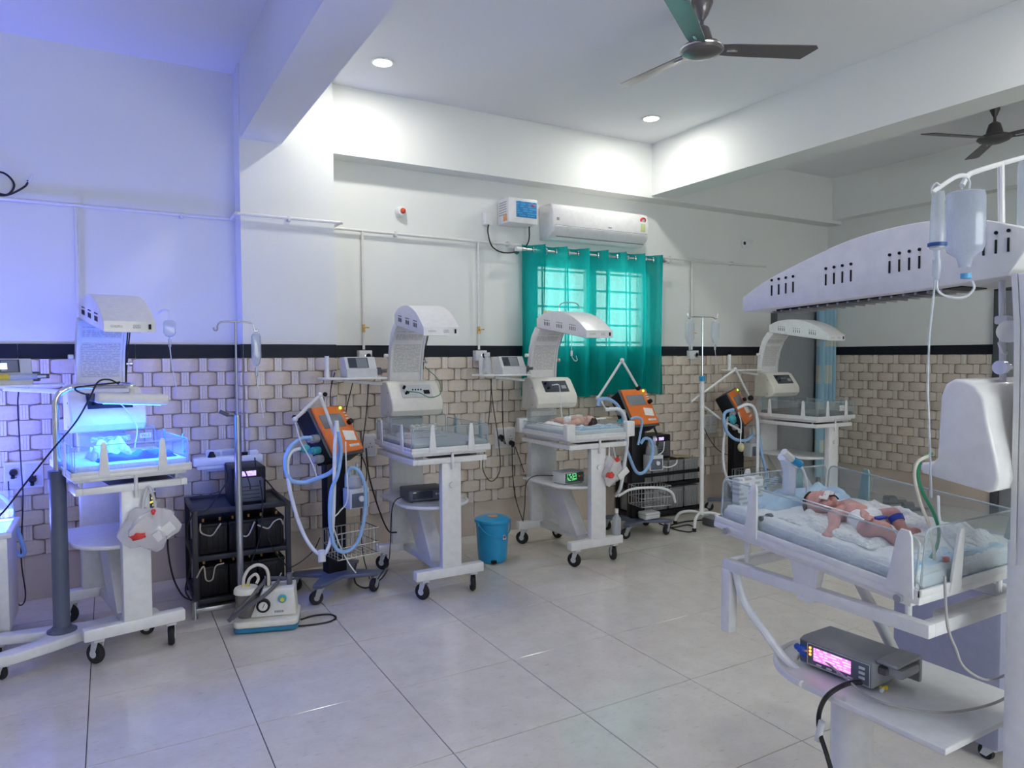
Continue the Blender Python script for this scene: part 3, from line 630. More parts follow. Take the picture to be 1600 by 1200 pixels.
        part('keypad', GREY if panel is SCREEN else BLACK, cb, *[(cyl, pp(.38+.09*k, .6), pp(.38+.09*k, .6)+n*.002, .006, None, 10) for k in range(4)], (quad, pp(.72, .25), pp(.92, .25), pp(.92, .55), pp(.72, .55), .002))
        part('box_screw', GREY, cb, (cyl, (-.188, .2, 1.25), (-.184, .2, 1.25), .005), (cyl, (-.188, .2, 1.12), (-.184, .2, 1.12), .005))
    # hood
    HX = T(0, .245, 0) @ Matrix.Rotation(hood_yaw, 4, 'Z') @ T(0, -.245, 0)
    hw = .115
    hpoly = hood['bot']+[(p.y, p.z) for p in spline([(0, a, b) for a, b in hood['top']], 3)]
    h = part('hood', WHITE, t, (prism, hpoly, -hw, hw, 'x', .003), xf=HX)
    b0, b1 = hood['bot'][0], hood['bot'][-1]
    def zbt(yy): return b0[1]+(b1[1]-b0[1])*(yy-b0[0])/(b1[0]-b0[0])
    ys = [-.24, -.07, .10] if groups == 3 else [-.29, -.098, .094, .30]
    for sx in (-1, 1):
        for gy_ in ys:
            ops = []
            for k in range(4):
                yy = gy_+(k-1.5)*(.0215 if groups == 3 else .0265); zz = zbt(yy)+(.045 if groups == 3 else .054+.03*(gy_+.29))
                s_ = 1 if groups == 3 else 1.25
                ops += [(box, (sx*(hw+.0005), yy, zz), (.004, .005, .026*s_), .0008, None, 1), (cyl, (sx*(hw-.002), yy, zz+.026*s_), (sx*(hw+.0025), yy, zz+.026*s_), .0034*s_, None, 10)]
            part('vent_slots', BLACK, h, *ops, xf=HX)
    part('heater_grille', BLACK, h, (box, (0, (b0[0]+b1[0])/2-.02, zbt((b0[0]+b1[0])/2-.02)-.003), (.12, (b1[0]-b0[0])*.72, .006), 0, Matrix.Rotation(math.atan2(b1[1]-b0[1], b1[0]-b0[0]), 3, 'X')), xf=HX)
    part('grille_bars', STEEL, h, *[(box, (0, b0[0]+.08+k*.033, zbt(b0[0]+.08+k*.033)-.008), (.13, .006, .006)) for k in range(int((b1[0]-b0[0]-.2)/.033))], xf=HX)
    if not big:
        part('end_switch', BLACK, h, (box, (.088, b0[0]-.002, b0[1]+.027), (.012, .008, .026), .002), xf=HX)
        part('end_label', LABELP, h, (box, (-.06, b0[0]-.0005, b0[1]+.026), (.05, .003, .012)), xf=HX); part('end_label', LABELP, h, (box, (.03, b0[0]-.0005, b0[1]+.026), (.035, .003, .020)), xf=HX)
        part('heater_cord', CABLE, t, (tube, [(.13, .23, 1.70), (.133, .30, 1.60), (.130, .345, 1.45), (.128, .35, 1.33)], .004, 6), (tube, [(.14, .23, 1.70), (.143, .31, 1.58), (.138, .36, 1.42), (.134, .36, 1.33)], .004, 6))
    # instrument shelf on an arm
    if shelf_side:
        part('instrument_shelf', WHITE, t, (prism, rpoly(-.62, .17, -.19, .40, .04), 1.345, 1.358, 'z', .003))
        part('shelf_arm', WHITE, t, (tube, [(-.46, .30, 1.335), (-.30, .31, 1.32), (-.14, .335, 1.30), (-.11, .36, 1.30)], .012, 8), (cyl, (-.13, .35, 1.50), (-.155, .35, 1.50), .014))
        part('shelf_post', WHITE, t, (cyl, (-.56, .33, 1.35), (-.56, .33, 1.50), .015))
    part('side_knob', CHROME, t, (cyl, (.12, .35, 1.46), (.15, .35, 1.46), .008), (cyl, (.15, .35, 1.46), (.165, .35, 1.46), .016))
    (part('front_knob', WHITE, t, (cyl, (.01, -.385, .70), (.01, -.40, .70), .018)), part('lock_pin', WHITE, t, (cyl, (.01, -.40, .92), (.01, -.40, .80), .009))) if front_post else None
    return t, XF
W1, X1 = warmer(.025, 4.33, R(10.5), 'blue-lit radiant warmer on the left under the phototherapy lamp', trayz=.01)
W2, X2 = warmer(1.82, 4.33, 0, 'empty radiant warmer between the orange ventilator and the blue bucket', hood_yaw=-.09, panel=GREYW, pad=mat('grey_mattress', (.46, .48, .50), .6))
W3, X3 = warmer(3.01, 4.41, 0, 'occupied radiant warmer standing in front of the green curtain', low_panels=True)
W4, X4 = warmer(5.70, 4.46, 0, 'empty radiant warmer farthest away, in front of the grey door', pad=mat('dark_grey_mattress', (.17, .175, .18), .6))
W5, X5 = warmer(1.93, 1.19, PI, 'large radiant warmer nearest the camera with a baby on it', tilt=.085, trayz=.006, front_post=False, hood=HOOD5, boxp=BOX5, groups=4, shelf_side=0, big=True)
part('round_leg', WHITE, W5, (cyl, (.05, -.08, .17), (.05, -.08, .54), .058, None, 28))
part('hanging_post', WHITE, W5, (box, (.235, -.385, .715), (.034, .034, .20), .003))
part('tilt_bracket', WHITE, W5, (prism, [(-.15, .92), (-.05, .91), (-.07, .80), (-.12, .80)], .222, .248, 'x'))
part('tilt_strut', GREYW, W5, (cyl, (-.05, -.20, .90), (-.11, -.03, .56), .016))
part('drain_hose', WHITEH, W5, (tube, [(.235, -.36, .82), (.225, -.33, .72), (.20, -.27, .64), (.17, -.23, .575), (.15, -.19, .54)], .013, 10))
part('cross_bar', WHITE, W5, (box, (-.1, .16, .79), (.26, .05, .034), .004))
part('tray_bolt', GREY, W5, *[(cyl, (.27, yy, .915-.085*yy), (.282, yy, .915-.085*yy), .010) for yy in (-.36, .19)])

# ------------------------------------------------------------------ phototherapy lamps
BLUE_E = mat('blue_led', (.1, .3, .9), .4, emit=(.02, .16, 1.), es=25)
def photo_lamp(label, post, rot, head, hrot, energy, arm, size=(.26, .12), tiltx=0.):
    t = thing('phototherapy_lamp', label, 'phototherapy lamp', (post[0], post[1], 0), rot, 'phototherapy lamps on wheeled stands')
    inv = (T(post[0], post[1], 0) @ Matrix.Rotation(rot, 4, 'Z')).inverted()
    out = [(-.28, -.17), (-.30, -.13), (-.27, -.10), (-.12, -.055), (-.04, .03), (-.26, .13), (-.28, .17), (-.24, .19), (.02, .11), (.12, .07), (.42, .08), (.45, .04), (.45, -.03), (.42, -.06), (.10, -.075), (-.06, -.14), (-.22, -.18)]
    part('base', WHITE, t, (prism, out, .075, .125, 'z', .010))
    cast(t, [(-.255, -.135, .4), (-.245, .15, -.2), (.41, .0, 1.2)], r=.036, ztop=.085, w=.022)
    part('floor_flange', SLATE, t, (lathe, [(0, .125), (.066, .125), (.066, .133), (.05, .14), (.042, .15), (0, .15)], 28))
    part('post', SLATE, t, (cyl, (0, 0, .13), (0, 0, .93), .037, None, 28))
    part('post_collar', SLATE, t, (cyl, (0, 0, .895), (0, 0, .935), .042, None, 28))
    part('chrome_arm', CHROME, t, (tube, [inv @ Vector(p) for p in arm], .016, 12, 6))
    hm = inv @ T(*head) @ Matrix.Rotation(hrot, 4, 'Z') @ Matrix.Rotation(tiltx, 4, 'Y')
    hd = part('lamp_head', CREAM, t, (prism, rpoly(-.165, -.095, .165, .095, .02), -.026, .026, 'z', .012), xf=hm)
    part('led_panel', BLUE_E, hd, (box, (0, 0, -.027), (size[0], size[1], .004)), xf=hm)
    part('head_knob', CREAM, hd, (cyl, (.0, 0, .02), (0, 0, .055), .012), (cyl, (0, 0, .05), (0, 0, .06), .03, None, 20), xf=hm)
    part('lamp_joint', DGREY, t, (box, (-.17, 0, .0), (.03, .06, .04), .006), xf=hm)
    l = bpy.data.lights.new('phototherapy_light', 'AREA'); l.shape = 'RECTANGLE'; l.size = size[0]; l.size_y = size[1]; l.energy = energy; l.color = (.005, .13, 1.)
    lo = bpy.data.objects.new('blue_lamp', l); COL.objects.link(lo); lo.parent = t; lo.matrix_local = hm @ T(0, 0, -.034)
    return t
pp_ = atz(97, 984, .13); HEAD = Vector((.10, 4.12, 1.285))
PT1 = photo_lamp('phototherapy lamp on grey post shining blue onto the left warmer', (pp_.x, pp_.y), R(12), HEAD, R(6), BLUE_W,
    [(pp_.x, pp_.y, .90), (pp_.x, pp_.y, 1.20), (pp_.x+.005, pp_.y, 1.29), (pp_.x+.04, pp_.y+.005, 1.335), (pp_.x+.10, pp_.y+.01, 1.35), (HEAD.x-.02, HEAD.y, 1.353), (HEAD.x+.01, HEAD.y, 1.345)], tiltx=R(4))
worldtube('lamp_cable', CABLE, PT1, [aty(u, v, 4.05) for u, v in ((186, 600), (170, 593), (153, 597), (140, 622), (118, 660), (80, 705), (40, 755), (5, 800), (-20, 820))], .0042)
worldtube('lamp_cable', CABLE, PT1, [aty(u, v, 4.07) for u, v in ((140, 618), (122, 612), (118, 606), (135, 603), (165, 600), (188, 597))], .0042)
part('head_clamp', DGREY, PT1, (box, (.30, .0, 1.37), (.10, .03, .02), .004)) if False else None

# phototherapy crib cut by the left picture edge: blue lamps under its clear tray shine upwards
lk = thing('phototherapy_crib', 'white phototherapy crib with blue lit tray at the left edge', 'phototherapy crib', (-.785, 4.57, 0))
part('body', WHITE, lk, (box, (0, 0, .33), (.64, .40, .50), .008)); part('top_rim', WHITE, lk, *[(box, c, s, .006) for c, s in (((0, -.20, .592), (.68, .03, .03)), ((0, .20, .592), (.68, .03, .03)), ((-.325, 0, .592), (.03, .40, .03)), ((.325, 0, .592), (.03, .40, .03)))])
part('door', WHITE, lk, (box, (0, -.206, .33), (.56, .012, .42), .004)); part('handle', CHROME, lk, (tube, [(.22, -.215, .28), (.22, -.235, .29), (.22, -.235, .39), (.22, -.215, .40)], .005))
part('lit_tray', BLUE_E, lk, (box, (0, 0, .585), (.60, .36, .006)))
part('side_panel', ACRYL, lk, (box, (0, -.20, .68), (.62, .005, .16))); part('side_panel', ACRYL, lk, (box, (0, .20, .68), (.62, .005, .16)))
cast(lk, [(-.27, -.15, 0), (.27, -.15, .4), (-.27, .15, 0), (.27, .15, .2)], r=.034, ztop=.08, w=.024)
l = bpy.data.lights.new('crib_light', 'AREA'); l.shape = 'RECTANGLE'; l.size = .58; l.size_y = .34; l.energy = CRIB_W; l.color = (.21, .18, 1.)
lo = bpy.data.objects.new('blue_lamp', l); COL.objects.link(lo); lo.parent = lk; lo.location = (0, 0, .592); lo.rotation_euler = (PI, 0, 0)

# ------------------------------------------------------------------ drip stands and bags
def drip_bag(loc, label, w=.085, h=.16, line=.12, kind='bag', m=None):
    t = thing('drip_bag', label, 'drip bag', loc, 0, 'hanging drip bags')
    if kind == 'bag':
        bm = bmesh.new(); n = 10
        poly = [(-w*.3, 0), (w*.3, 0), (w*.48, -h*.1), (w*.5, -h*.75), (w*.30, -h*.95), (w*.1, -h), (-w*.1, -h), (-w*.30, -h*.95), (-w*.5, -h*.75), (-w*.48, -h*.1)]
        prism(bm, poly, -.016, .016, 'y', .010); link('pouch', mesh_of('pouch', bm, m or FLUID, 60), t)
    part('hanger', WHITEH, t, (tube, [(-.01, 0, -.005), (-.008, 0, .02), (0, 0, .03), (.008, 0, .02), (.01, 0, -.005)], .002, 6))
    part('drip_chamber', BAGM, t, (cyl, (0, 0, -h-.01), (0, 0, -h-.06), .009), (cyl, (0, 0, -h+.005), (0, 0, -h-.012), .005))
    part('drip_line', WHITEH, t, (tube, [(0, 0, -h-.06), (.01, 0, -h-.06-line*.4), (.03, .01, -h-.06-line*.8), (.035, .01, -h-.06-line)], .0025, 6))
    return t
IVL = thing('drip_stand', 'grey steel drip stand in front of the battery rack', 'drip stand', (.645, 4.33, 0), 0)
part('lower_pole', STEEL, IVL, (cyl, (0, 0, .05), (0, 0, 1.16), .020, None, 20))
part('upper_rod', STEEL, IVL, (cyl, (0, 0, 1.14), (0, 0, 1.70), .006, None, 12))
part('hook_bar', STEEL, IVL, (tube, [(-.118, 0, 1.665), (-.112, 0, 1.65), (-.098, 0, 1.652), (-.094, 0, 1.68), (-.07, 0, 1.698), (0, 0, 1.70), (.085, 0, 1.695), (.10, 0, 1.675), (.105, 0, 1.65), (.118, 0, 1.647), (.125, 0, 1.66)], .005, 8))
part('clamp_lever', DGREY, IVL, (cyl, (0, 0, 1.155), (-.06, -.01, 1.16), .005), (cyl, (-.05, -.01, 1.162), (-.095, -.015, 1.185), .011))
part('base_leg', STEEL, IVL, (box, (-.12, .02, .045), (.27, .03, .03), .004), (box, (0, .0, .045), (.03, .16, .03), .004))
part('foot', STEEL, IVL, (cyl, (-.245, .02, 0), (-.245, .02, .10), .016), (cyl, (0, -.07, 0), (0, -.07, .06), .014), (cyl, (0, .08, 0), (0, .08, .06), .014))
drip_bag((.645+.112, 4.33, 1.635), 'slim clear drip bag hanging from the grey stand', .055, .19, .25)
IVR = thing('drip_stand', 'white drip stand with four curved feet right of the curtain', 'drip stand', (0, 0, 0), 0)
pr_ = atz(1096, 822); IVR.location = (pr_.x, pr_.y, 0)
part('lower_pole', WHITE, IVR, (cyl, (0, 0, .10), (0, 0, 1.30), .019, None, 18))
part('upper_rod', CHROME, IVR, (cyl, (0, 0, 1.29), (0, 0, 1.82), .007))
part('collar', BUCKET, IVR, (cyl, (0, 0, 1.27), (0, 0, 1.315), .026, None, 20), (box, (-.025, -.02, 1.30), (.05, .02, .02), .004))
part('hook_bar', CHROME, IVR, (tube, [(-.155, .02, 1.855), (-.15, .02, 1.82), (-.13, .02, 1.812), (-.10, .015, 1.825), (0, 0, 1.825), (.10, -.015, 1.825), (.13, -.02, 1.812), (.15, -.02, 1.82), (.16, -.02, 1.86)], .005))
for a in (-60, 30, 130, 210):
    d = Vector((math.cos(R(a)), math.sin(R(a)), 0))
    l = part('leg', WHITE, IVR, (tube, [d*.015+Vector((0, 0, .115)), d*.09+Vector((0, 0, .125)), d*.18+Vector((0, 0, .105)), d*.215+Vector((0, 0, .06)), d*.225+Vector((0, 0, .02))], .013, 10))
    part('rubber_foot', RUBBER, l, (cyl, d*.225+Vector((0, 0, 0)), d*.225+Vector((0, 0, .03)), .017))
drip_bag((pr_.x-.13, pr_.y+.02, 1.79), 'left clear drip bag on the white drip stand', .09, .20, .10, m=BAGM)
drip_bag((pr_.x+.13, pr_.y-.02, 1.79), 'right clear drip bag on the white drip stand', .085, .19, .14, m=BAGM)
drip_bag((.33, 4.75, 1.72), 'faint clear drip bag against the tiles right of the blue-lit hood', .07, .10, .30, m=BAGM)
hk = thing('wall_hook', 'small white wall hook holding a drip line by the blue-lit hood', 'hook', (.33, 4.75, 1.72))
part('arm', WHITEH, hk, (tube, [(0, 0, .035), (0, .02, .06), (-.02, .2, .075), (-.03, .46, .07)], .006))

# ------------------------------------------------------------------ infusion pumps on the shelves
def wm(W): return T(*W.location) @ Matrix.Rotation(W.rotation_euler.z, 4, 'Z')
def pump(W, lx, ly, label, rz=0., syringe=False):
    p = wm(W) @ Vector((lx, ly, 1.358)); t = thing('infusion_pump', label, 'infusion pump', p, W.rotation_euler.z+rz, 'infusion pumps on warmer shelves')
    part('case', GREYW, t, (prism, [(-.09, 0), (.07, 0), (.07, .13), (-.03, .135), (-.075, .06), (-.09, .055)], -.105, .105, 'x', .006))
    part('display', SCREEN, t, (quad, (-.085, -.0755, .064), (.05, -.0755, .064), (.05, -.036, .129), (-.085, -.036, .129), .002))
    part('screen', LSCREEN, t, (quad, (-.03, -.0775, .066), (.043, -.0775, .066), (.043, -.039, .126), (-.03, -.039, .126), .002))
    part('drive_head', DGREY, t, (box, (.115, -.05, .04), (.05, .05, .05), .008), (cyl, (.13, -.05, .04), (.18, -.05, .04), .012))
    part('base_foot', GREY, t, *[(cyl, (sx*.08, sy, 0.001), (sx*.08, sy, -.002), .01) for sx in (-1, 1) for sy in (-.06, .05)])
    if syringe:
        part('syringe', FLUID, t, (cyl, (-.06, -.10, .04), (.12, -.10, .04), .016)); part('plunger', YELLOW, t, (cyl, (-.06, -.10, .04), (.0, -.10, .04), .0165)); part('plunger_rod', GREYW, t, (cyl, (.12, -.10, .04), (.16, -.10, .04), .007))
        part('lit_window', mat('white_display', (.7, .8, 1), .4, emit=(.7, .85, 1), es=1.2), t, (quad, (-.07, -.0795, .08), (-.005, -.0795, .08), (-.005, -.0595, .11), (-.07, -.0595, .11), .002))
    return t
IP1 = pump(W1, -.44, .29, 'syringe pump with lit window on the far left shelf', syringe=True)
IP2 = pump(W2, -.36, .29, 'grey infusion pump on the shelf above the left orange ventilator')
IP3 = pump(W3, -.34, .29, 'grey infusion pump on the shelf beside the green curtain')
worldtube('power_cord', CABLE, IP2, [wm(W2) @ Vector(p) for p in ((-.36, .36, 1.40), (-.36, .43, 1.30), (-.40, .46, 1.1), (-.43, .5, .8), (-.42, .6, .55), (-.36, .70, .35))], .0036)
worldtube('power_cord', CABLE, IP2, [wm(W2) @ Vector(p) for p in ((-.50, .36, 1.39), (-.52, .40, 1.25), (-.515, .42, 1.0), (-.50, .5, .7), (-.44, .6, .5))], .0036)
worldtube('power_cord', CABLE, IP3, [aty(u, v, 4.75) for u, v in ((768, 592), (766, 630), (760, 690), (754, 730), (767, 752), (781, 735), (779, 690), (770, 630), (767, 592))], .0036)
worldtube('power_cord', CABLE, IP3, [aty(u, v, 4.9) for u, v in ((785, 595), (785, 640), (787, 680), (790, 694), (783, 685), (781, 682))], .0036)
worldtube('power_cord', CABLE, IP1, [aty(u, v, 4.98) for u, v in ((29, 612), (28, 640), (33, 730), (36, 780), (33, 870), (40, 930), (32, 946), (25, 930), (18, 870), (15, 800), (13, 752))], .0036)
bt = thing('water_bottle', 'small clear humidifier bottle on the shelf beside the green curtain', 'bottle', wm(W3) @ Vector((-.55, .25, 1.358)))
part('flask', BAGM, bt, (lathe, [(0, 0), (.032, 0), (.034, .01), (.034, .10), (.02, .125), (.02, .14), (0, .14)], 20)); part('cap', GREYW, bt, (cyl, (0, 0, .135), (0, 0, .165), .022))

# ------------------------------------------------------------------ monitors
def monitor(loc, rz, label, w=.22, h=.085, d=.17, scr=SCR_MON, case=GREYW, sfrac=(.12, .58), tilt=0, knob=True, leds=False, scrn=None):
    t = thing('patient_monitor', label, 'monitor', loc, rz, 'monitors on warmer shelves')
    part('case', case, t, (box, (0, 0, h/2+.004), (w, d, h), .008))
    b = part('bezel', scrn or DGREY, t, (box, (0, -d/2-.002, h/2+.004), (w-.02, .006, h-.016), .002))
    x0, x1 = -w/2+w*sfrac[0], -w/2+w*sfrac[1]
    part('screen', scr, b, (box, ((x0+x1)/2, -d/2-.006, h/2+.008), (x1-x0, .003, h*.62), .001))
    for k in range(3):
        part('button', [YELLOW, ORANGE, BUCKET][k] if knob else GREYW, t, (cyl, (x1+.025+k*.022, -d/2-.004, h*.62), (x1+.025+k*.022, -d/2-.010, h*.62), .008, None, 14))
    part('foot', RUBBER, t, *[(cyl, (sx*w*.4, sy*d*.4, 0), (sx*w*.4, sy*d*.4, .006), .008) for sx in (-1, 1) for sy in (-1, 1)])
    return t
MN2 = monitor(wm(W2) @ Vector((-.03, -.02, .554)), R(-4), 'dark blue pulse oximeter on the shelf of the empty warmer', .26, .075, .20, SCREEN, DGREY, (.10, .62), knob=False, scrn=SLATE)
MN3 = monitor(wm(W3) @ Vector((-.06, -.10, .554)), R(8), 'small monitor with green readings on the occupied warmer shelf', .20, .085, .14, SCR_MON)
MN1 = monitor(wm(W1) @ Vector((.14, .12, .554)), R(60), 'white monitor with yellow green screen behind the left plastic bag', .20, .17, .08, SCR_MON2, WHITE, (.08, .75), knob=False)
worldtube('power_cord', CABLE, MN2, [aty(u, v, 4.12) for u, v in ((632, 775), (618, 782), (612, 800), (610, 850), (606, 880), (590, 905))], .0036)
worldtube('power_cord', CABLE, MN3, [aty(u, v, 4.35) for u, v in ((864, 743), (835, 744), (822, 757), (820, 790), (817, 815))], .0036)
worldtube('power_cord', CABLE, S3, [aty(u, v, 4.95) for u, v in ((800, 692), (801, 740), (806, 780), (817, 814))], .0036)
worldtube('power_cord', CABLE, S3, [aty(u, v, 4.95) for u, v in ((802, 690), (810, 712), (819, 738))], .0036)

# plastic bags on the front posts
def waste_bag(W, lx, ly, z, label, seed, s=(.115, .055, .105)):
    t = thing('plastic_bag', label, 'plastic bag', wm(W) @ Vector((lx, ly, z)), 0, 'plastic bags hung on warmers')
    part('film', PLASTIC, t, (crumple, (0, 0, -.05), s, seed, .45)); part('handles', PLASTIC, t, (tube, [(-.03, 0, .03), (-.02, .01, .10), (0, .02, .15), (.02, .01, .10), (.03, 0, .03)], .007))
    part('red_contents', REDP, t, (crumple, (-.05, -.035, -.075), (.035, .025, .022), seed+3, .5, 2)); part('red_contents', REDP, t, (crumple, (.02, -.03, .03), (.018, .02, .016), seed+4, .5, 2))
    part('packet', PAPER, t, (box, (.06, -.05, -.07), (.10, .012, .05), .004, Matrix.Rotation(R(-35), 3, 'Y')))
    return t
waste_bag(W1, .06, -.43, .70, 'crumpled plastic bag with red contents on the blue-lit warmer post', 2)
waste_bag(W3, .12, -.40, .72, 'crumpled clear plastic bag on the occupied warmer post', 9, (.075, .045, .10))

# ------------------------------------------------------------------ ventilators
def ventilator(x, y, rz, label, yaw, tilt=R(27), hum=True, mz=1.02, roll=0.):
    t = thing('ventilator', label, 'ventilator', (x, y, 0), rz, 'orange ventilators on black stands')
    star = []
    for k in range(4):
        a = R(45+90*k); star += [(.30*math.cos(a-.10), .24*math.sin(a-.10)), (.31*math.cos(a+.10), .25*math.sin(a+.10)), (.10*math.cos(a+PI/4), .10*math.sin(a+PI/4))]
    part('base', SLATE, t, (prism, star, .10, .125, 'z', .006))
    cast(t, [(.27*math.cos(R(45+90*k)), .22*math.sin(R(45+90*k)), k*.7) for k in range(4)], r=.042, ztop=.105, w=.03, fork=GREY)
    part('column', BLACK, t, (box, (0, .03, .50), (.13, .09, .78), .010))
    Mx = T(0, 0, mz) @ Matrix.Rotation(yaw-rz, 4, 'Z') @ Matrix.Rotation(roll, 4, 'Y') @ Matrix.Rotation(-tilt, 4, 'X')
    c = part('case', BLACK, t, (box, (0, .055, 0), (.30, .13, .34), .016), xf=Mx)
    part('case_rim', DGREY, c, (box, (0, -.012, 0), (.31, .012, .352), .006), xf=Mx)
    f = part('front_panel', ORANGE, t, (box, (0, -.026, .002), (.285, .022, .33), .010), xf=Mx)
    part('screen', LSCREEN, f, (box, (-.02, -.038, .06), (.195, .004, .095), .003), xf=Mx)
    part('note_label', PAPER, f, (box, (.065, -.039, -.055), (.10, .003, .07), .001, Matrix.Rotation(R(8), 3, 'Y')), xf=Mx)
    part('maker_print', LABELP, f, (box, (.07, -.038, -.125), (.09, .002, .018), .0005), xf=Mx)
    part('power_light', mat('green_lamp', (.2, .8, .1), .4, emit=(.35, 1, .1), es=2.5), f, (cyl, (.10, -.036, .145), (.10, -.044, .145), .009), xf=Mx)
    part('dial', BLACK, f, (cyl, (.115, -.036, .035), (.115, -.065, .035), .018), xf=Mx)
    part('key', PAPER, f, *[(box, (.118, -.038, .11-.022*k), (.024, .004, .009), .001) for k in range(3)], xf=Mx)
    for k, (py, pz, m, r) in enumerate(((.02, -.02, GREY, .026), (.05, -.085, TEAL, .024), (.06, -.14, GREY, .026))):
        part('side_port', m, t, (cyl, (-.15, py, pz), (-.20, py, pz), r), (cyl, (-.195, py, pz), (-.225, py, pz), r*.7), xf=Mx)
    # wire basket
    ops = []; bx0, bx1, by0, by1 = -.10, .18, -.22, -.02
    for z in (.26, .33, .42): ops.append((tube, [(bx0, by0, z), (bx1, by0, z), (bx1, by1, z), (bx0, by1, z)], .004, 6, 1, True, True))
    for k in range(10): xx = bx0+(bx1-bx0)*k/9; ops += [(tube, [(xx, by0, .42), (xx, by0, .26), (xx, by1, .26), (xx, by1, .42)], .0028, 5, 1, False, True)]
    for k in range(6): yy = by0+(by1-by0)*k/5; ops += [(tube, [(bx0, yy, .42), (bx0, yy, .26)], .0028, 5, 1, False, True), (tube, [(bx1, yy, .42), (bx1, yy, .26)], .0028, 5, 1, False, True)]
    part('wire_basket', STEEL, t, *ops)
    if hum:
        h = part('humidifier', GREYW, t, (box, (.10, -.08, .60), (.14, .10, .13), .010)); part('humidifier_face', SLATE, h, (box, (.10, -.133, .59), (.11, .006, .09), .003)); part('humidifier_dial', WHITE, h, (cyl, (.105, -.134, .60), (.105, -.15, .60), .018))
        ch = part('water_chamber', BAGM, t, (lathe, [(0, .665), (.05, .665), (.052, .69), (.045, .735), (.02, .75), (0, .75)], 22, T(.08, -.09, 0))); part('chamber_port', BAGM, ch, (cyl, (.055, -.09, .74), (.055, -.09, .80), .013), (cyl, (.105, -.09, .74), (.105, -.09, .82), .013))
    return t, wm(t) @ Mx
V1, M1 = ventilator(1.24, 4.42, R(10), 'orange ventilator left of the empty warmer with blue and white hoses', R(32), tilt=R(32))
V2, M2 = ventilator(3.86, 4.60, R(-8), 'orange ventilator beside the occupied warmer, in front of the curtain', R(4), tilt=R(31), mz=1.05)
V3, M3 = ventilator(5.19, 4.72, 0, 'orange ventilator behind the baby bed, right of the white drip stand', R(28), mz=1.00, roll=R(-8))
def hose(V, name, m, pts, r): worldtube(name, m, V, pts, r, 10, 8)
def joint(V, p, m=WHITE, r=.014):
    q = wm(V).inverted() @ Vector(p); part('arm_joint', m, V, (ball, q, r))
Y1 = 4.20
for a, b in (((461, 655), (500, 617)), ((500, 617), (527, 690))): hose(V1, 'support_arm', WHITE, [aty(*a, Y1), aty(*b, Y1)], .010)
for q in ((461, 655), (500, 617), (527, 690)): joint(V1, aty(*q, Y1), WHITE, .016)
for q in ((505, 616), (456+1, 652)): joint(V1, aty(q[0]+3, q[1], Y1+.01), BLACK, .014)
hose(V1, 'thin_line', WHITEH, [aty(461, 660, Y1), aty(470, 690, Y1), aty(486, 720, Y1), aty(495, 745, Y1)], .004)
hose(V1, 'blue_hose', BLUEH, [aty(u, v, y) for u, v, y in ((486, 684, 4.30), (470, 686, 4.28), (453, 700, 4.22), (446, 722, 4.2), (452, 748, 4.2), (472, 754, 4.2), (497, 747, 4.18), (520, 735, 4.16), (530, 710, 4.15), (531, 690, 4.15), (527, 668, 4.15))], .013)
hose(V1, 'white_hose', WHITEH, [aty(u, v, y) for u, v, y in ((472, 700, 4.28), (456, 706, 4.22), (449, 725, 4.2), (453, 765, 4.2), (465, 810, 4.2), (480, 845, 4.18), (497, 865, 4.15), (510, 862, 4.12), (519, 830, 4.12), (522, 770, 4.12), (523, 700, 4.13), (526, 668, 4.14))], .011)
hose(V1, 'blue_hose', BLUEH, [aty(u, v, y) for u, v, y in ((527, 668, 4.13), (533, 700, 4.13), (528, 740, 4.12), (517, 770, 4.1), (516, 820, 4.1), (524, 855, 4.1), (540, 862, 4.1), (558, 848, 4.1), (569, 810, 4.1), (571, 765, 4.12), (562, 738, 4.14), (550, 731, 4.16), (542, 740, 4.18), (541, 760, 4.2))], .011)
hose(V1, 'clear_line', WHITEH, [aty(u, v, 4.12) for u, v in ((540, 690), (541, 730), (543, 780), (530, 800), (520, 815), (530, 850), (545, 880), (556, 895))], .004)
part('wye_piece', WHITE, V1, (cyl, (0, 0, -.035), (0, 0, .03), .018, .012), xf=wm(V1).inverted() @ T(*aty(526, 665, 4.13))); part('hose_connector', WHITEH, V1, (cyl, (0, 0, -.03), (0, 0, .03), .022), (cyl, (-.02, 0, -.03), (.02, 0, -.03), .01), xf=wm(V1).inverted() @ T(*aty(503, 868, 4.14)))
part('inlet_filter', TEAL, V1, (ball, wm(V1).inverted() @ aty(477, 701, 4.27), (.032, .022, .026)))
hose(V1, 'power_cord', CABLE, [aty(u, v, 4.5) for u, v in ((562, 706), (572, 730), (572, 750), (566, 760), (564, 820), (568, 870), (578, 905))], .0036)
hose(V1, 'power_cord', CABLE, [aty(u, v, 4.6) for u, v in ((576, 600), (572, 650), (566, 700), (563, 760))], .0036)
hose(V1, 'power_cord', CABLE, [aty(u, v, 4.6) for u, v in ((572, 700), (576, 740), (590, 790), (606, 828), (620, 832))], .005)
hose(V1, 'power_cord', CABLE, [aty(u, v, 4.45) for u, v in ((500, 840), (490, 860), (470, 878), (452, 888))], .0036)
hose(V1, 'power_cord', CABLE, [aty(u, v, 4.35) for u, v in ((556, 880), (554, 905), (560, 915), (575, 918), (595, 905), (606, 890))], .005)
Y2 = 4.42
for a, b in (((934, 622), (972, 563)), ((972, 563), (997, 606))): hose(V2, 'support_arm', WHITE, [aty(*a, Y2), aty(*b, Y2+.05)], .010)
for q in ((934, 622), (972, 563)): joint(V2, aty(*q, Y2), WHITE, .018)
joint(V2, aty(997, 606, Y2+.05), BLACK, .022)
hose(V2, 'support_arm', WHITE, [aty(936, 620, Y2), aty(947, 640, Y2-.05)], .007)
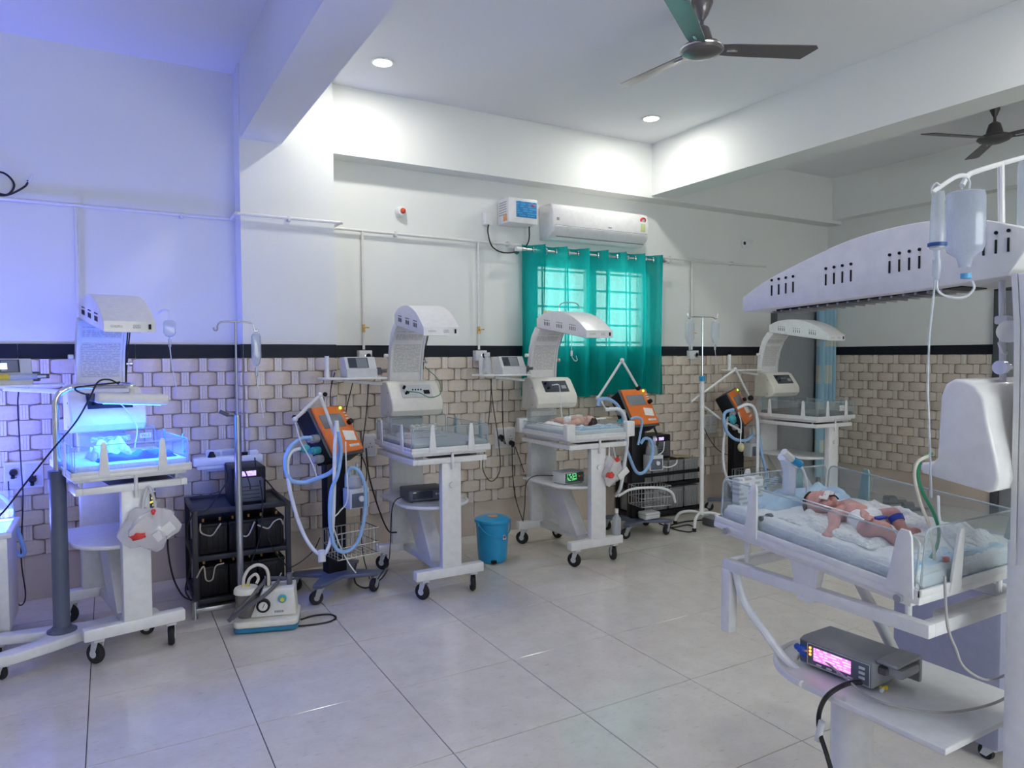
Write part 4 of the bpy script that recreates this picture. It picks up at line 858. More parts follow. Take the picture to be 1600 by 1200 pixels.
hose(V2, 'blue_hose', BLUEH, [aty(u, v, y) for u, v, y in ((934, 634, 4.3), (938, 624, 4.3), (952, 624, 4.32), (966, 635, 4.34), (974, 655, 4.36), (976, 690, 4.36), (984, 715, 4.36), (995, 738, 4.38), (1008, 736, 4.38), (1019, 712, 4.4), (1018, 690, 4.42), (1008, 685, 4.44), (1001, 693, 4.46))], .013)
hose(V2, 'white_hose', WHITEH, [aty(u, v, y) for u, v, y in ((946, 640, 4.25), (968, 640, 4.2), (977, 655, 4.2), (980, 690, 4.2), (976, 720, 4.22), (970, 760, 4.25), (962, 775, 4.3))], .014)
hose(V2, 'blue_hose', BLUEH, [aty(u, v, 4.38) for u, v in ((985, 655), (995, 652), (1003, 658), (1000, 680), (997, 695))], .010)
hose(V2, 'hose_end', WHITEH, [aty(u, v, 4.2) for u, v in ((966, 775), (985, 765), (1010, 762), (1035, 763), (1050, 770), (1055, 785))], .010)
hose(V2, 'power_cord', CABLE, [aty(u, v, 4.8) for u, v in ((1022, 668), (1028, 685), (1026, 705))], .009)
Y3 = 4.55
for a, b in (((1080, 628), (1149, 577)), ((1149, 577), (1172, 622)), ((1098, 633), (1126, 655)), ((1135, 660), (1156, 672))): hose(V3, 'support_arm', WHITE, [aty(*a, Y3), aty(*b, Y3)], .010)
for q in ((1149, 577), (1156, 674)): joint(V3, aty(*q, Y3), WHITE, .018)
joint(V3, aty(1173, 622, Y3-.03), BLACK, .026); joint(V3, aty(1170, 632, Y3-.03), BLACK, .020)
hose(V3, 'blue_hose', BLUEH, [aty(u, v, y) for u, v, y in ((1146, 640, 4.5), (1134, 644, 4.5), (1131, 655, 4.5), (1135, 673, 4.48), (1148, 686, 4.46), (1165, 688, 4.45), (1177, 680, 4.5))], .014)
hose(V3, 'white_hose', WHITEH, [aty(u, v, y) for u, v, y in ((1152, 638, 4.46), (1166, 632, 4.42), (1177, 636, 4.4), (1183, 655, 4.4), (1184, 690, 4.4), (1183, 740, 4.4), (1180, 790, 4.4))], .014)
hose(V3, 'white_hose', WHITEH, [aty(u, v, 4.55) for u, v in ((1138, 652), (1133, 670), (1130, 700), (1131, 730), (1140, 755), (1152, 770))], .012)
hose(V3, 'blue_hose', BLUEH, [aty(u, v, 4.45) for u, v in ((1186, 680), (1190, 710), (1196, 735), (1197, 770))], .014)
hose(V3, 'thin_line', WHITEH, [aty(u, v, 4.42) for u, v in ((1154, 644), (1158, 662), (1157, 690), (1158, 700))], .005)
part('inlet_filter', TEAL, V3, (ball, wm(V3).inverted() @ aty(1144, 654, 4.48), (.04, .03, .035))); part('test_lung', mat('tan_rubber', (.62, .55, .33), .6), V3, (ball, wm(V3).inverted() @ aty(1158, 699, 4.42), (.03, .03, .04)))
hose(V3, 'power_cord', CABLE, [aty(u, v, 4.9) for u, v in ((1100, 668), (1108, 685), (1122, 703), (1140, 711), (1150, 700))], .0036)

# ------------------------------------------------------------------ battery racks
def rack(x0, x1, y0, y1, h, sh, m, label):
    t = thing('battery_rack', label, 'rack', (x0, y0, 0)); w, d = x1-x0, y1-y0
    for a in (0, w):
        for b in (0, d): part('upright', m, t, (box, (a, b, h/2), (.03, .03, h), .003))
    for z in sh+[h-.015]:
        part('shelf_rail', m, t, (box, (w/2, 0, z), (w, .025, .03), .003), (box, (w/2, d, z), (w, .025, .03), .003), (box, (0, d/2, z), (.025, d, .03), .003), (box, (w, d/2, z), (.025, d, .03), .003))
    for z in sh: part('shelf_plate', m, t, (box, (w/2, d/2, z+.012), (w-.03, d-.02, .004)))
    return t
def battery(x, y, z, w, d, h, m, label, group):
    t = thing('battery', label, 'battery', (x, y, z), 0, group)
    c = part('case', m, t, (box, (0, 0, h/2), (w, d, h-.012), .006)); part('lid', m, t, (box, (0, 0, h-.012), (w+.006, d+.006, .020), .004))
    part('rib', m, c, *[(box, (-w/2+w*(k+.5)/5, -d/2-.002, h*.45), (.008, .006, h*.7), .001) for k in range(5)])
    part('terminal', BRASS, t, *[(cyl, (s*w*.3, -d*.3, h), (s*w*.3, -d*.3, h+.018), .008) for s in (-1, 1)])
    return t
RKM = mat('rack_steel', (.022, .025, .036), .5)
RL = rack(.42, .95, 4.47, 4.93, .60, [.055, .31], RKM, 'black steel battery rack on the left, beside the pillar')
for z, row in ((.070, 'lower'), (.325, 'upper')):
    for k, nm in enumerate(('left', 'middle', 'right')):
        battery(.520+.165*k, 4.66, z, .155, .36, .185, BLACK, '%s black battery in the %s row of the left rack' % (nm, row), 'black batteries in the left rack')
WIRE = mat('cream_wire', (.55, .48, .40), .5)
for k, pts in enumerate((((313, 818), (314, 832), (330, 837), (340, 825), (345, 818)), ((371, 822), (378, 836), (388, 836), (398, 815)), ((402, 820), (412, 824), (420, 825), (428, 815), (438, 811), (443, 820)), ((307, 903), (318, 885), (322, 906), (332, 905), (337, 885), (350, 880)), ((414, 900), (416, 912), (430, 910), (440, 895)))):
    o = thing('jumper_wire', ['cream jumper wire looping at the upper left battery', 'cream jumper wire sagging at the upper middle battery', 'cream jumper wire curling at the upper right battery', 'cream jumper wire zigzag at the lower left battery', 'cream jumper wire hanging at the lower right battery'][k], 'wire', aty(*pts[0], 4.455), 0, 'jumper wires on the left rack')
    worldtube('wire', WIRE, o, [aty(u, v, 4.452) for u, v in pts], .0045, 6)
def ups(loc, w, d, h, label, rz=0):
    t = thing('ups_unit', label, 'power supply', loc, rz, 'black power supplies on the racks')
    part('case', BLACK, t, (box, (0, 0, h/2), (w, d, h), .008)); f = part('front_panel', DGREY, t, (box, (0, -d/2-.003, h*.42), (w-.03, .008, h*.62), .003)); part('display', SCR_VIOLET, t, (box, (.0, -d/2-.003, h*.84), (w*.42, .006, h*.13), .001))
    part('front_groove', BLACK, f, *[(box, (0, -d/2-.008, h*(.2+.1*k)), (w*.6, .003, .004)) for k in range(4)]); return t
ups((.735, 4.68, .585), .20, .30, .235, 'black power supply with violet display on the left rack')
part('top_plate', RKM, RL, (box, (.27, .23, .5775), (.56, .44, .012), .002))
worldtube('wire', CABLE, RL, [aty(u, v, 4.455) for u, v in ((352, 725), (356, 745), (350, 760), (330, 790), (318, 800))], .004)
worldtube('wire', CABLE, RL, [aty(u, v, 4.455) for u, v in ((398, 715), (402, 735), (420, 755), (438, 778), (450, 790))], .004)
worldtube('wire', CABLE, RL, [aty(u, v, 4.44) for u, v in ((406, 750), (410, 780), (408, 830), (396, 870), (390, 880))], .004)
worldtube('wire', CABLE, RL, [aty(u, v, 4.44) for u, v in ((372, 725), (382, 735), (390, 755), (391, 765))], .004)
worldtube('wire', CABLE, RL, [aty(u, v, 4.44) for u, v in ((418, 840), (430, 862), (444, 880), (452, 890))], .004)
worldtube('wire', CABLE, RL, [aty(u, v, 4.44) for u, v in ((302, 800), (292, 830), (298, 880), (290, 920), (296, 935))], .005)
worldtube('wire', CABLE, RL, [aty(u, v, 4.5) for u, v in ((266, 800), (262, 850), (270, 900), (285, 930), (300, 938))], .005)
sp_ = thing('power_strip', 'white power strip with plugs behind the left drip stand', 'power strip', (.665, 4.86, .80))
part('body', WHITE, sp_, (box, (0, 0, .03), (.42, .07, .05), .006), (box, (0, 0, -.005), (.38, .05, .03), .004)); part('plug', BLACK, sp_, (cyl, (-.10, 0, .05), (-.10, 0, .09), .028, .012), (cyl, (.10, 0, .05), (.10, 0, .075), .02), (box, (.06, -.01, .06), (.05, .03, .03), .006)); part('adapter', WHITE, sp_, (box, (.155, 0, .068), (.06, .045, .03), .01))
GBAT = mat('grey_battery_case', (.26, .265, .27), .5)
RR = rack(4.10, 4.90, 4.90, 5.17, .42, [.045, .30], BLACK, 'black battery rack under the green curtain')
for z, row in ((.060, 'lower'), (.315, 'upper')):
    for k, nm in enumerate(('first', 'second', 'third', 'fourth')):
        battery(4.205+.195*k, 5.035, z, .175, .22, .205, GBAT, '%s grey battery from the left, %s row under the curtain' % (nm, row), 'grey batteries under the curtain')
ups((4.36, 5.03, .545), .30, .24, .22, 'black power supply on the grey batteries under the curtain')
cb_ = thing('cardboard_piece', 'flat piece of brown cardboard on the grey batteries', 'cardboard', (4.66, 5.0, .5355)); part('sheet', mat('cardboard', (.42, .33, .23), .8), cb_, (box, (0, 0, .006), (.20, .16, .008), .001, Matrix.Rotation(R(4), 3, 'Y')))
worldtube('wire', WHITEH, RR, [aty(u, v, 4.72) for u, v in ((1020, 723), (1030, 728), (1045, 730), (1056, 725), (1058, 718))], .006)
worldtube('wire', WHITEH, RR, [aty(u, v, 4.6) for u, v in ((1038, 690), (1036, 705), (1024, 712), (1012, 710))], .004)
fc = thing('floor_cable', 'black cable coiled on the floor by the white drip stand', 'cable', atz(1070, 828)); worldtube('coil', CABLE, fc, [atz(u, v, .008) for u, v in ((1030, 818), (1050, 824), (1075, 820), (1086, 826), (1078, 831), (1058, 828), (1046, 822), (1070, 815), (1100, 812), (1130, 806))], .006)
ad_ = thing('power_adapter', 'grey power box on the floor behind the white drip stand', 'power box', atz(1128, 822)); part('case', DGREY, ad_, (box, (0, .06, .035), (.22, .14, .06), .008)); part('lid', GREY, ad_, (box, (0, .06, .07), (.20, .12, .012), .004))
wb_ = thing('white_box', 'small white device lying on the base of the middle ventilator', 'device', wm(V2) @ Vector((.06, -.08, .126))); part('case', GREYW, wb_, (box, (0, 0, .035), (.16, .11, .06), .014)); part('lid_seam', GREY, wb_, (box, (0, 0, .045), (.162, .112, .004)))

# ------------------------------------------------------------------ suction machine
SM = thing('suction_machine', 'cream and blue suction machine with gauge on the floor', 'suction machine', (.745, 4.05, 0), R(-17))
def tub(bm, w, d, z0, z1, g): prism(bm, rpoly(-w/2, -d/2, w/2, d/2, .04), z0, z1, 'z', g)
part('blue_base', mat('suction_blue', (.02, .20, .38), .35), SM, (tub, .335, .25, 0.004, .03, .006)); part('tub', CREAM, SM, (tub, .34, .255, .03, .065, .010))
bd = part('body', CREAM, SM, (prism, [(-.09, .065), (.155, .065), (.145, .215), (-.02, .215)], -.06, .10, 'y', .010))
part('face_plate', PAPER, bd, (prism, [(-.075, .072), (.135, .072), (.128, .19), (-.03, .19)], -.064, -.060, 'y'))
g = part('gauge', BLACK, SM, (cyl, (-.015, -.062, .135), (-.015, -.09, .135), .036, None, 28)); part('gauge_face', PAPER, g, (cyl, (-.015, -.088, .135), (-.015, -.0925, .135), .024, None, 24)); part('gauge_needle', BLACK, g, (box, (-.012, -.094, .138), (.003, .002, .026), 0, Matrix.Rotation(R(25), 3, 'Y')))
k_ = part('regulator_knob', TEAL, SM, (cyl, (.085, -.062, .165), (.085, -.085, .165), .021, None, 20)); part('knob_cap', YELLOW, k_, (cyl, (.085, -.085, .163), (.085, -.09, .163), .011))
part('maker_print', mat('print_grey', (.25, .27, .33), .6), SM, *[(box, (.045+.010*k, -.0645, .092), (.007, .002, .012)) for k in range(5)])
j = part('jar', JARM, SM, (lathe, [(0, .066), (.045, .066), (.056, .12), (.06, .20), (.06, .205), (0, .205)], 28, T(-.11, -.02, 0))); part('jar_lid', CREAM, j, (lathe, [(0, .23), (.035, .232), (.06, .226), (.066, .215), (.066, .198), (.06, .196), (0, .196)], 28, T(-.11, -.02, 0))); part('lid_nozzle', YELLOW, j, (cyl, (-.10, -.02, .228), (-.10, -.02, .25), .008), (cyl, (-.125, -.02, .228), (-.125, -.02, .245), .008))
HOSEC = mat('cream_hose', (.72, .66, .58), .4)
part('hose', HOSEC, SM, (tube, [(-.125, -.02, .24), (-.12, -.02, .28), (-.095, -.02, .325), (-.05, -.015, .345), (-.01, -.01, .325), (.005, 0, .28), (.005, .0, .22)], .009, 10), (tube, [(-.10, -.02, .245), (-.09, -.02, .275), (-.06, -.02, .295), (-.045, -.02, .27), (-.055, -.03, .245)], .008, 10))
part('carry_handle', DGREY, SM, (tube, [(-.185, -.13, .085), (-.10, -.125, .145), (0, -.11, .205), (.05, -.02, .235), (.055, .03, .24)], .011, 10), (box, (.0, .03, .235), (.03, .03, .05), .006), (box, (.115, .02, .24), (.03, .035, .075), .006), (tube, [(-.19, -.12, .08), (-.13, -.1, .14), (-.03, -.04, .235), (.0, .03, .25), (.115, .03, .245)], .010, 10))
worldtube('power_cord', CABLE, SM, [atz(u, v, .006) for u, v in ((462, 978), (480, 977), (512, 972), (525, 965), (515, 960), (490, 962), (470, 968))], .005)

# ------------------------------------------------------------------ blue pedal bucket
bp = atz(768, 884); bk_ = thing('pedal_bin', 'bright blue lidded pedal bin standing on the floor tiles', 'bin', (bp.x+.07, bp.y+.115, 0))
part('body', BUCKET, bk_, (lathe, [(0, .004), (.098, .004), (.103, .012), (.108, .05), (.120, .285), (.126, .29), (.126, .30), (0, .30)], 40)); part('lid', BUCKET, bk_, (lathe, [(.130, .29), (.132, .30), (.128, .312), (.10, .325), (.05, .333), (0, .335)], 40))
part('handle', BUCKET, bk_, (tube, [(.127*math.cos(a), -.02-.115*math.sin(a)*.9, .295-.10*math.sin(a)) for a in [PI*k/12 for k in range(13)]], .004, 8, 3), (box, (.13, -.02, .285), (.015, .03, .03), .004), (box, (-.13, -.02, .285), (.015, .03, .03), .004))
part('pedal', BLACK, bk_, (box, (-.045, -.105, .02), (.035, .03, .022), .003)); part('lid_sticker', mat('sticker_orange', (.75, .35, .15), .6), bk_, (cyl, (-.01, -.03, .332), (-.01, -.03, .336), .035, None, 20)); st = part('side_sticker', PAPER, bk_, (box, (.04, -.111, .19), (.032, .006, .032), .001, Matrix.Rotation(R(18), 3, 'Z'))); part('sticker_print', REDP, st, (box, (.04, -.1145, .19), (.018, .003, .015), .0005, Matrix.Rotation(R(18), 3, 'Z')))

# small things by the left edge and above the curtain-side warmer
bh = thing('blue_hose', 'blue hose looping down the wall at the left edge', 'hose', aty(20, 780, 4.9)); worldtube('line', BLUEH, bh, [aty(u, v, 4.9) for u, v in ((-20, 770), (3, 776), (18, 795), (28, 830), (38, 862), (30, 868), (18, 852))], .012)
part('drip_hook', CHROME, W3, (tube, [wm(W3).inverted() @ aty(u, v, 4.62) for u, v in ((874, 490), (874, 478), (882, 473), (900, 474), (906, 482))], .004)); part('spare_box', mat('pale_yellow_box', (.72, .70, .38), .6), W3, (box, (-.04, .20, 1.825), (.06, .05, .04), .004))
lc = thing('line_clamp', 'small white line clamp dangling in front of the green curtain', 'clamp', aty(893, 552, 4.7)); part('body', WHITE, lc, (box, (0, 0, 0), (.018, .012, .045), .004)); part('line', WHITEH, lc, (tube, [(0, 0, .24), (.005, 0, .14), (.0, 0, .02)], .0025, 6)); part('tail', WHITEH, lc, (tube, [(0, 0, -.02), (.03, 0, -.06), (.055, 0, -.055), (.045, 0, -.02)], .0025, 6))

# ------------------------------------------------------------------ babies
def skin(name, col):
    m = mat(name, col, .5, var=.10, scale=40, bump=.15); b = m.node_tree.nodes['Principled BSDF']
    b.inputs['Subsurface Weight'].default_value = .12; b.inputs['Subsurface Radius'].default_value = (.01, .004, .002); b.inputs['Subsurface Scale'].default_value = .5; return m
SKIN = skin('newborn_skin', (.60, .32, .29)); SKIN2 = skin('newborn_skin_pale', (.62, .40, .32))
HAIR = mat('dark_hair', (.045, .028, .022), .8, bump=.8, scale=200)
def limb(bm, ch):
    for (p, r), (q, s) in zip(ch, ch[1:]):
        p, q = Vector(p), Vector(q); n = max(2, int((q-p).length/(min(r, s)*.35)))
        for k in range(n+1):
            f = k/n; bmesh.ops.create_icosphere(bm, subdivisions=2, radius=r+(s-r)*f, matrix=T(*(p.lerp(q, f))))
def hand(bm, wrist, d, nrm, sc=1., toes=False):
    d = Vector(d).normalized(); nrm = Vector(nrm); nrm = (nrm-d*nrm.dot(d)).normalized(); side = d.cross(nrm); wrist = Vector(wrist)
    pc = wrist+d*.012*sc
    limb(bm, [(wrist, .0085*sc), (pc+side*.003*sc, .0095*sc), (pc+d*.008*sc, .0085*sc)]); limb(bm, [(pc-side*.007*sc, .006*sc), (pc+side*.008*sc, .006*sc)])
    L = [.017, .021, .022, .020, .016]
    for k in range(1, 5):
        o = pc+d*.008*sc+side*(k-2.5)*.0062*sc; l = L[k]*sc*(.55 if toes else 1)
        limb(bm, [(o, .0036*sc), (o+d*l*.55-nrm*.001*sc, .0034*sc), (o+d*l*.9-nrm*.007*sc, .003*sc)])
    o = pc-side*.009*sc; limb(bm, [(o-d*.004*sc, .0045*sc), (o-side*.007*sc+d*.006*sc, .004*sc), (o-side*.008*sc+d*.014*sc-nrm*.003*sc, .0034*sc)])
def baby(label, P, m, hair=True, vox=.0024, diaper=True):
    """P: named points in the place; one continuous body remeshed from tapering limbs"""
    hd, crown, face = Vector(P['head']), Vector(P['crown']).normalized(), Vector(P['face'])
    face = (face-crown*face.dot(crown)).normalized(); ear = crown.cross(face)
    HM = Matrix((ear, face, crown)).transposed()
    root = thing('person', label, 'baby', P['pelvis'], 0); inv = T(*root.location).inverted()
    bm = bmesh.new()
    def el(c, r, rot=HM): bmesh.ops.create_icosphere(bm, subdivisions=3, radius=1, matrix=T(*c) @ rot.to_4x4() @ Matrix.Diagonal((r[0], r[1], r[2], 1)))
    el(hd+crown*.010-face*.004, (.040, .046, .042)); el(hd-crown*.014+face*.012, (.033, .030, .032))
    el(hd-crown*.030+face*.022, (.018, .015, .012)); el(hd-crown*.012+face*.044, (.007, .009, .010)); el(hd-crown*.022+face*.034+ear*.017, (.014, .012, .014)); el(hd-crown*.022+face*.034-ear*.017, (.014, .012, .014))
    el(hd+crown*.006+face*.034, (.030, .010, .008))
    for s in (-1, 1): el(hd-crown*.008-face*.006+ear*.041*s, (.005, .010, .013)); el(hd-crown*.004+face*.0385+ear*.015*s, (.009, .005, .005))
    limb(bm, [(hd-crown*.02-face*.004, .022), (P['neck'], .022), (P['chest'], .040), (P['belly'], .041), (P['pelvis'], .037)])
    limb(bm, [(P['sh_n'], .021), (P['chest'], .030), (P['sh_f'], .021)])
    for s in 'nf':
        limb(bm, [(P['sh_'+s], .020), (P['el_'+s], .0145), (P['wr_'+s], .0105)]); hand(bm, P['wr_'+s], Vector(P['wr_'+s])-Vector(P['el_'+s]), (0, 0, 1))
        limb(bm, [(P['pelvis'], .032), (P['hip_'+s], .030), (P['kn_'+s], .020), (P['an_'+s], .0125)])
        an, to = Vector(P['an_'+s]), Vector(P['toe_'+s]); limb(bm, [(an, .0125), (an.lerp(to, -.25), .0115), (an.lerp(to, .55), .0115)]); hand(bm, an.lerp(to, .3), to-an, Vector(P['kn_'+s])-an, .95, True)
    bmesh.ops.transform(bm, matrix=inv, verts=bm.verts[:]); o = link('body', mesh_of('body', bm, m, 180), root)
    r = o.modifiers.new('remesh', 'REMESH'); r.mode = 'VOXEL'; r.voxel_size = vox; r.use_smooth_shade = True
    s_ = o.modifiers.new('smooth', 'SMOOTH'); s_.factor = .5; s_.iterations = 4
    part('eyelids', mat('eyelid_crease', (.16, .06, .05), .6), o, *[(tube, [inv @ (hd-crown*.006+face*.0430+ear*(.015*s+x_)-crown*abs(0)-crown*c_) for x_, c_ in ((-.009, -.001), (-.004, .0015), (.004, .0015), (.009, -.001))], .0011, 6, 3) for s in (-1, 1)])
    part('lips', mat('lip_skin', (.45, .14, .13), .5), o, (ball, inv @ (hd-crown*.0285+face*.0385), (.009, .004, .0035), 8, HM))
    if hair:
        bm = bmesh.new(); bmesh.ops.create_uvsphere(bm, u_segments=28, v_segments=18, radius=1)
        dl = [v for v in bm.verts if v.co.z-.85*v.co.y < .02+.15*noise.noise(v.co*5)]
        bmesh.ops.delete(bm, geom=dl, context='VERTS')
        for v in bm.verts: v.co = v.co*(1+.03*noise.noise(v.co*9))
        bmesh.ops.transform(bm, matrix=inv @ T(*(hd+crown*.010-face*.004)) @ HM.to_4x4() @ Matrix.Diagonal((.0418, .0478, .0438, 1)), verts=bm.verts[:]); bmesh.ops.solidify(bm, geom=bm.faces[:], thickness=.002)
        link('hair', mesh_of('hair', bm, HAIR, 180), root)
    if diaper:
        ax = (Vector(P['belly'])-Vector(P['pelvis'])).normalized(); bm = bmesh.new()
        for c, rr in ((Vector(P['pelvis'])+ax*.012, (.052, .046, .038)), (Vector(P['hip_n'])*.65+Vector(P['pelvis'])*.35, (.036, .036, .036)), (Vector(P['hip_f'])*.65+Vector(P['pelvis'])*.35, (.036, .036, .036))):
            bmesh.ops.create_icosphere(bm, subdivisions=3, radius=1, matrix=inv @ T(*c) @ Matrix.Diagonal((rr[0], rr[1], rr[2], 1)))
        for v in bm.verts: v.co += v.normal*.006*noise.noise(v.co*45) if v.normal.length else Vector()
        d = link('diaper', mesh_of('diaper', bm, SHEET, 180), root); r = d.modifiers.new('remesh', 'REMESH'); r.mode = 'VOXEL'; r.voxel_size = .004; r.use_smooth_shade = True
    return root, hd, crown, face, ear, inv
P5 = dict(head=atz(1284, 789, 1.035), crown=(-.35, .9, .12), face=(-.50, -.34, .75), neck=atz(1308, 796, 1.022), chest=atz(1327, 800, 1.024), belly=atz(1342, 808, 1.022), pelvis=atz(1356, 817, 1.015),
    sh_n=atz(1304, 806, 1.022), el_n=atz(1303, 822, 1.008), wr_n=atz(1294, 833, .995), sh_f=atz(1326, 790, 1.030), el_f=atz(1345, 797, 1.035), wr_f=atz(1352, 806, 1.045),
    hip_n=atz(1356, 826, 1.01), kn_n=atz(1382, 826, 1.022), an_n=atz(1396, 844, .992), toe_n=atz(1408, 848, .992), hip_f=atz(1372, 812, 1.02), kn_f=atz(1396, 803, 1.045), an_f=atz(1414, 834, 1.0), toe_f=atz(1430, 828, 1.012))
b5, hd, cr, fc_, er, inv = baby('newborn baby lying bare on the near warmer, face taped', P5, SKIN)
part('face_tape', PAPER, b5, (box, inv @ (hd-cr*.016+fc_*.050), (.034, .004, .016), .001, Matrix((er, fc_, cr)).transposed()), (box, inv @ (hd-cr*.022+fc_*.046+er*.014), (.016, .004, .020), .001, Matrix((er, fc_, cr)).transposed()), (box, inv @ (hd-cr*.010+fc_*.049-er*.012), (.010, .004, .022), .001, Matrix((er, fc_, cr)).transposed()))
part('breathing_prong', BLACK, b5, (tube, [inv @ (hd-cr*.024+fc_*.050), inv @ (hd-cr*.040+fc_*.056), inv @ (hd-cr*.05+fc_*.045)], .0022))
part('probe_wrap', mat('blue_wrap', (.03, .06, .42), .6), b5, (cyl, inv @ (Vector(P5['kn_f']).lerp(Vector(P5['an_f']), .15)), inv @ (Vector(P5['kn_f']).lerp(Vector(P5['an_f']), .40)), .021, .019), (box, inv @ atz(1375, 809, 1.04), (.045, .02, .008), .003))
part('feeding_tube', WHITEH, b5, (tube, [inv @ Vector(p) for p in (atz(1255, 780, 1.05), atz(1280, 788, 1.082), atz(1300, 794, 1.070), atz(1330, 803, 1.068), atz(1350, 812, 1.055))], .0022, 6))
part('sensor_line', WHITEH, b5, (tube, [inv @ Vector(p) for p in (atz(1412, 836, 1.01), atz(1440, 838, 1.0), atz(1465, 850, .99), atz(1472, 870, .985))], .002, 6))

def loc3(W, x, y, z): return wm(W) @ Vector((x, y, z))
P3 = dict(head=loc3(W3, .03, -.255, 1.012), crown=(.1, -1, .05), face=(-.25, .1, 1), neck=loc3(W3, .02, -.205, 1.0), chest=loc3(W3, .015, -.165, 1.01), belly=loc3(W3, .01, -.11, 1.012), pelvis=loc3(W3, .0, -.05, 1.008),
    sh_n=loc3(W3, -.04, -.175, 1.008), el_n=loc3(W3, -.085, -.14, .995), wr_n=loc3(W3, -.09, -.09, .99), sh_f=loc3(W3, .07, -.175, 1.008), el_f=loc3(W3, .12, -.15, 1.0), wr_f=loc3(W3, .13, -.20, 1.0),
    hip_n=loc3(W3, -.03, -.03, 1.005), kn_n=loc3(W3, -.06, .04, 1.012), an_n=loc3(W3, -.05, .11, .992), toe_n=loc3(W3, -.055, .135, 1.005), hip_f=loc3(W3, .03, -.03, 1.005), kn_f=loc3(W3, .07, .03, 1.02), an_f=loc3(W3, .05, .09, .992), toe_f=loc3(W3, .055, .115, 1.005))
b3 = baby('small baby in a diaper on the warmer by the curtain', P3, SKIN2, vox=.004)

def rumple(bm, w, d, h, seed, edge=.0, nx=26, ny=26, th=.006, fold=1., drape=0.):
    V = []; W_ = []
    for j in range(ny+1):
        for i in range(nx+1):
            x, y = w*(i/nx-.5), d*(j/ny-.5); q = Vector((x*14+seed, y*14, seed))
            z = h*(.5+.9*abs(noise.noise(q))*fold+.5*noise.noise(q*2.3)*fold); e = max(abs(x)/(w/2), abs(y)/(d/2)); z += edge*max(0, e-.6)/.4 if edge > 0 else 0
            if not drape: z *= 1 if e < .86 or edge > 0 else max(.08, (1-e)/.14)
            if drape:
                jx = .004*noise.noise(Vector((i*.5, j*.5, seed+9))); z = max(.004, z)-(drape*((e-.93)/.07)**2 if e > .93 else 0); V.append(bm.verts.new((x+jx, y+jx, z))); W_.append(bm.verts.new((x*.985+jx, y*.985+jx, z-.004))); continue
            jx = .008*noise.noise(Vector((i*.5, j*.5, seed+9))); V.append(bm.verts.new((x+jx, y+jx, max(.002, z)))); W_.append(bm.verts.new((x+jx, y+jx, max(.002, z)-th if z > th else .0)))
    n = nx+1
    for j in range(ny):
        for i in range(nx):
            a, b, c, d_ = j*n+i, j*n+i+1, (j+1)*n+i+1, (j+1)*n+i
            bm.faces.new((V[a], V[b], V[c], V[d_])); bm.faces.new((W_[a], W_[d_], W_[c], W_[b]))
    ed = [j*n for j in range(ny+1)]; ring_ = list(range(n))+[j*n+nx for j in range(1, ny+1)]+[ny*n+i for i in range(nx-1, -1, -1)]+[j*n for j in range(ny-1, 0, -1)]
    for a, b in zip(ring_, ring_[1:]+ring_[:1]): bm.faces.new((V[a], W_[a], W_[b], V[b]))
def cloth(name, label, cat, M, w, d, h, seed, m, edge=0., fold=1., group=None, drape=0.):
    o = part(name, m, None, (rumple, w, d, h, seed, edge, 34 if drape else 26, 34 if drape else 26, .006, fold, drape), ang=180); o.matrix_world = M; return tag(o, label, cat, group)
def on5(lx, ly, lz=0.): return wm(W5) @ X5 @ T(lx, ly, .041+lz)
cloth('bed_sheet', 'rumpled white sheet under the baby on the near warmer', 'sheet', on5(0, -.09), .516, .638, .013, 4, SHEET, drape=.045)
cloth('cotton_pad', 'fluffy white cotton pad between the near baby and the clips', 'cotton', on5(.12, -.08, .008), .17, .30, .022, 12, COTTON)
cloth('cotton_roll', 'white cotton roll along the far side of the near baby', 'cotton', on5(-.15, -.02, .008), .12, .40, .028, 31, COTTON)
cloth('blue_pad', 'pale blue pad folded up at the far end of the near warmer', 'pad', on5(-.02, -.345, .006), .42, .12, .040, 17, BSHEET, 0., .55)
cloth('blue_underpad', 'pale blue underpad edge at the near end of the near warmer', 'pad', on5(.02, .17, .004), .44, .07, .012, 23, BSHEET)
cloth('baby_wrap', 'white wrap beside the baby on the curtain-side warmer', 'sheet', wm(W3) @ X3 @ T(-.10, -.02, .041), .22, .34, .024, 41, SHEET)
cloth('head_pad', 'white and blue head pad at the front of the curtain-side warmer', 'pad', wm(W3) @ X3 @ T(.03, -.34, .041), .36, .10, .03, 47, BSHEET)
tg = thing('arm_splint', 'flat arm splint taped beside the baby on the curtain-side warmer', 'splint', loc3(W3, .13, -.24, 1.02)); part('board', PAPER, tg, (box, (.0, 0, .012), (.17, .045, .008), .002, Matrix.Rotation(R(12), 3, 'Z'))); part('tape', mat('tan_tape', (.55, .42, .30), .7), tg, (box, (.07, .01, .014), (.05, .05, .014), .004, Matrix.Rotation(R(12), 3, 'Z')))
cloth('white_bundle', 'bright white cloth bundle glowing in the blue light', 'bundle', wm(W1) @ X1 @ T(-.06, -.16, .041), .18, .20, .085, 55, SHEET)
DBLUE = mat('dark_blue_drape', (.06, .13, .35), .9)
cloth('blue_drape', 'dark blue drape across the bed in the blue light', 'drape', wm(W1) @ X1 @ T(.04, -.25, .041), .36, .16, .035, 61, DBLUE)
cloth('spare_sheet', 'folded grey sheet lying in the empty warmer by the bucket', 'sheet', wm(W2) @ X2 @ T(-.04, .02, .041), .30, .30, .020, 71, mat('grey_sheet', (.42, .44, .46), .9))
stk = thing('bed_sticker', 'small white sticker reading W-1 on the blue-lit acrylic panel', 'sticker', wm(W1) @ X1 @ Vector((.20, .2245, .105)), R(10.5))
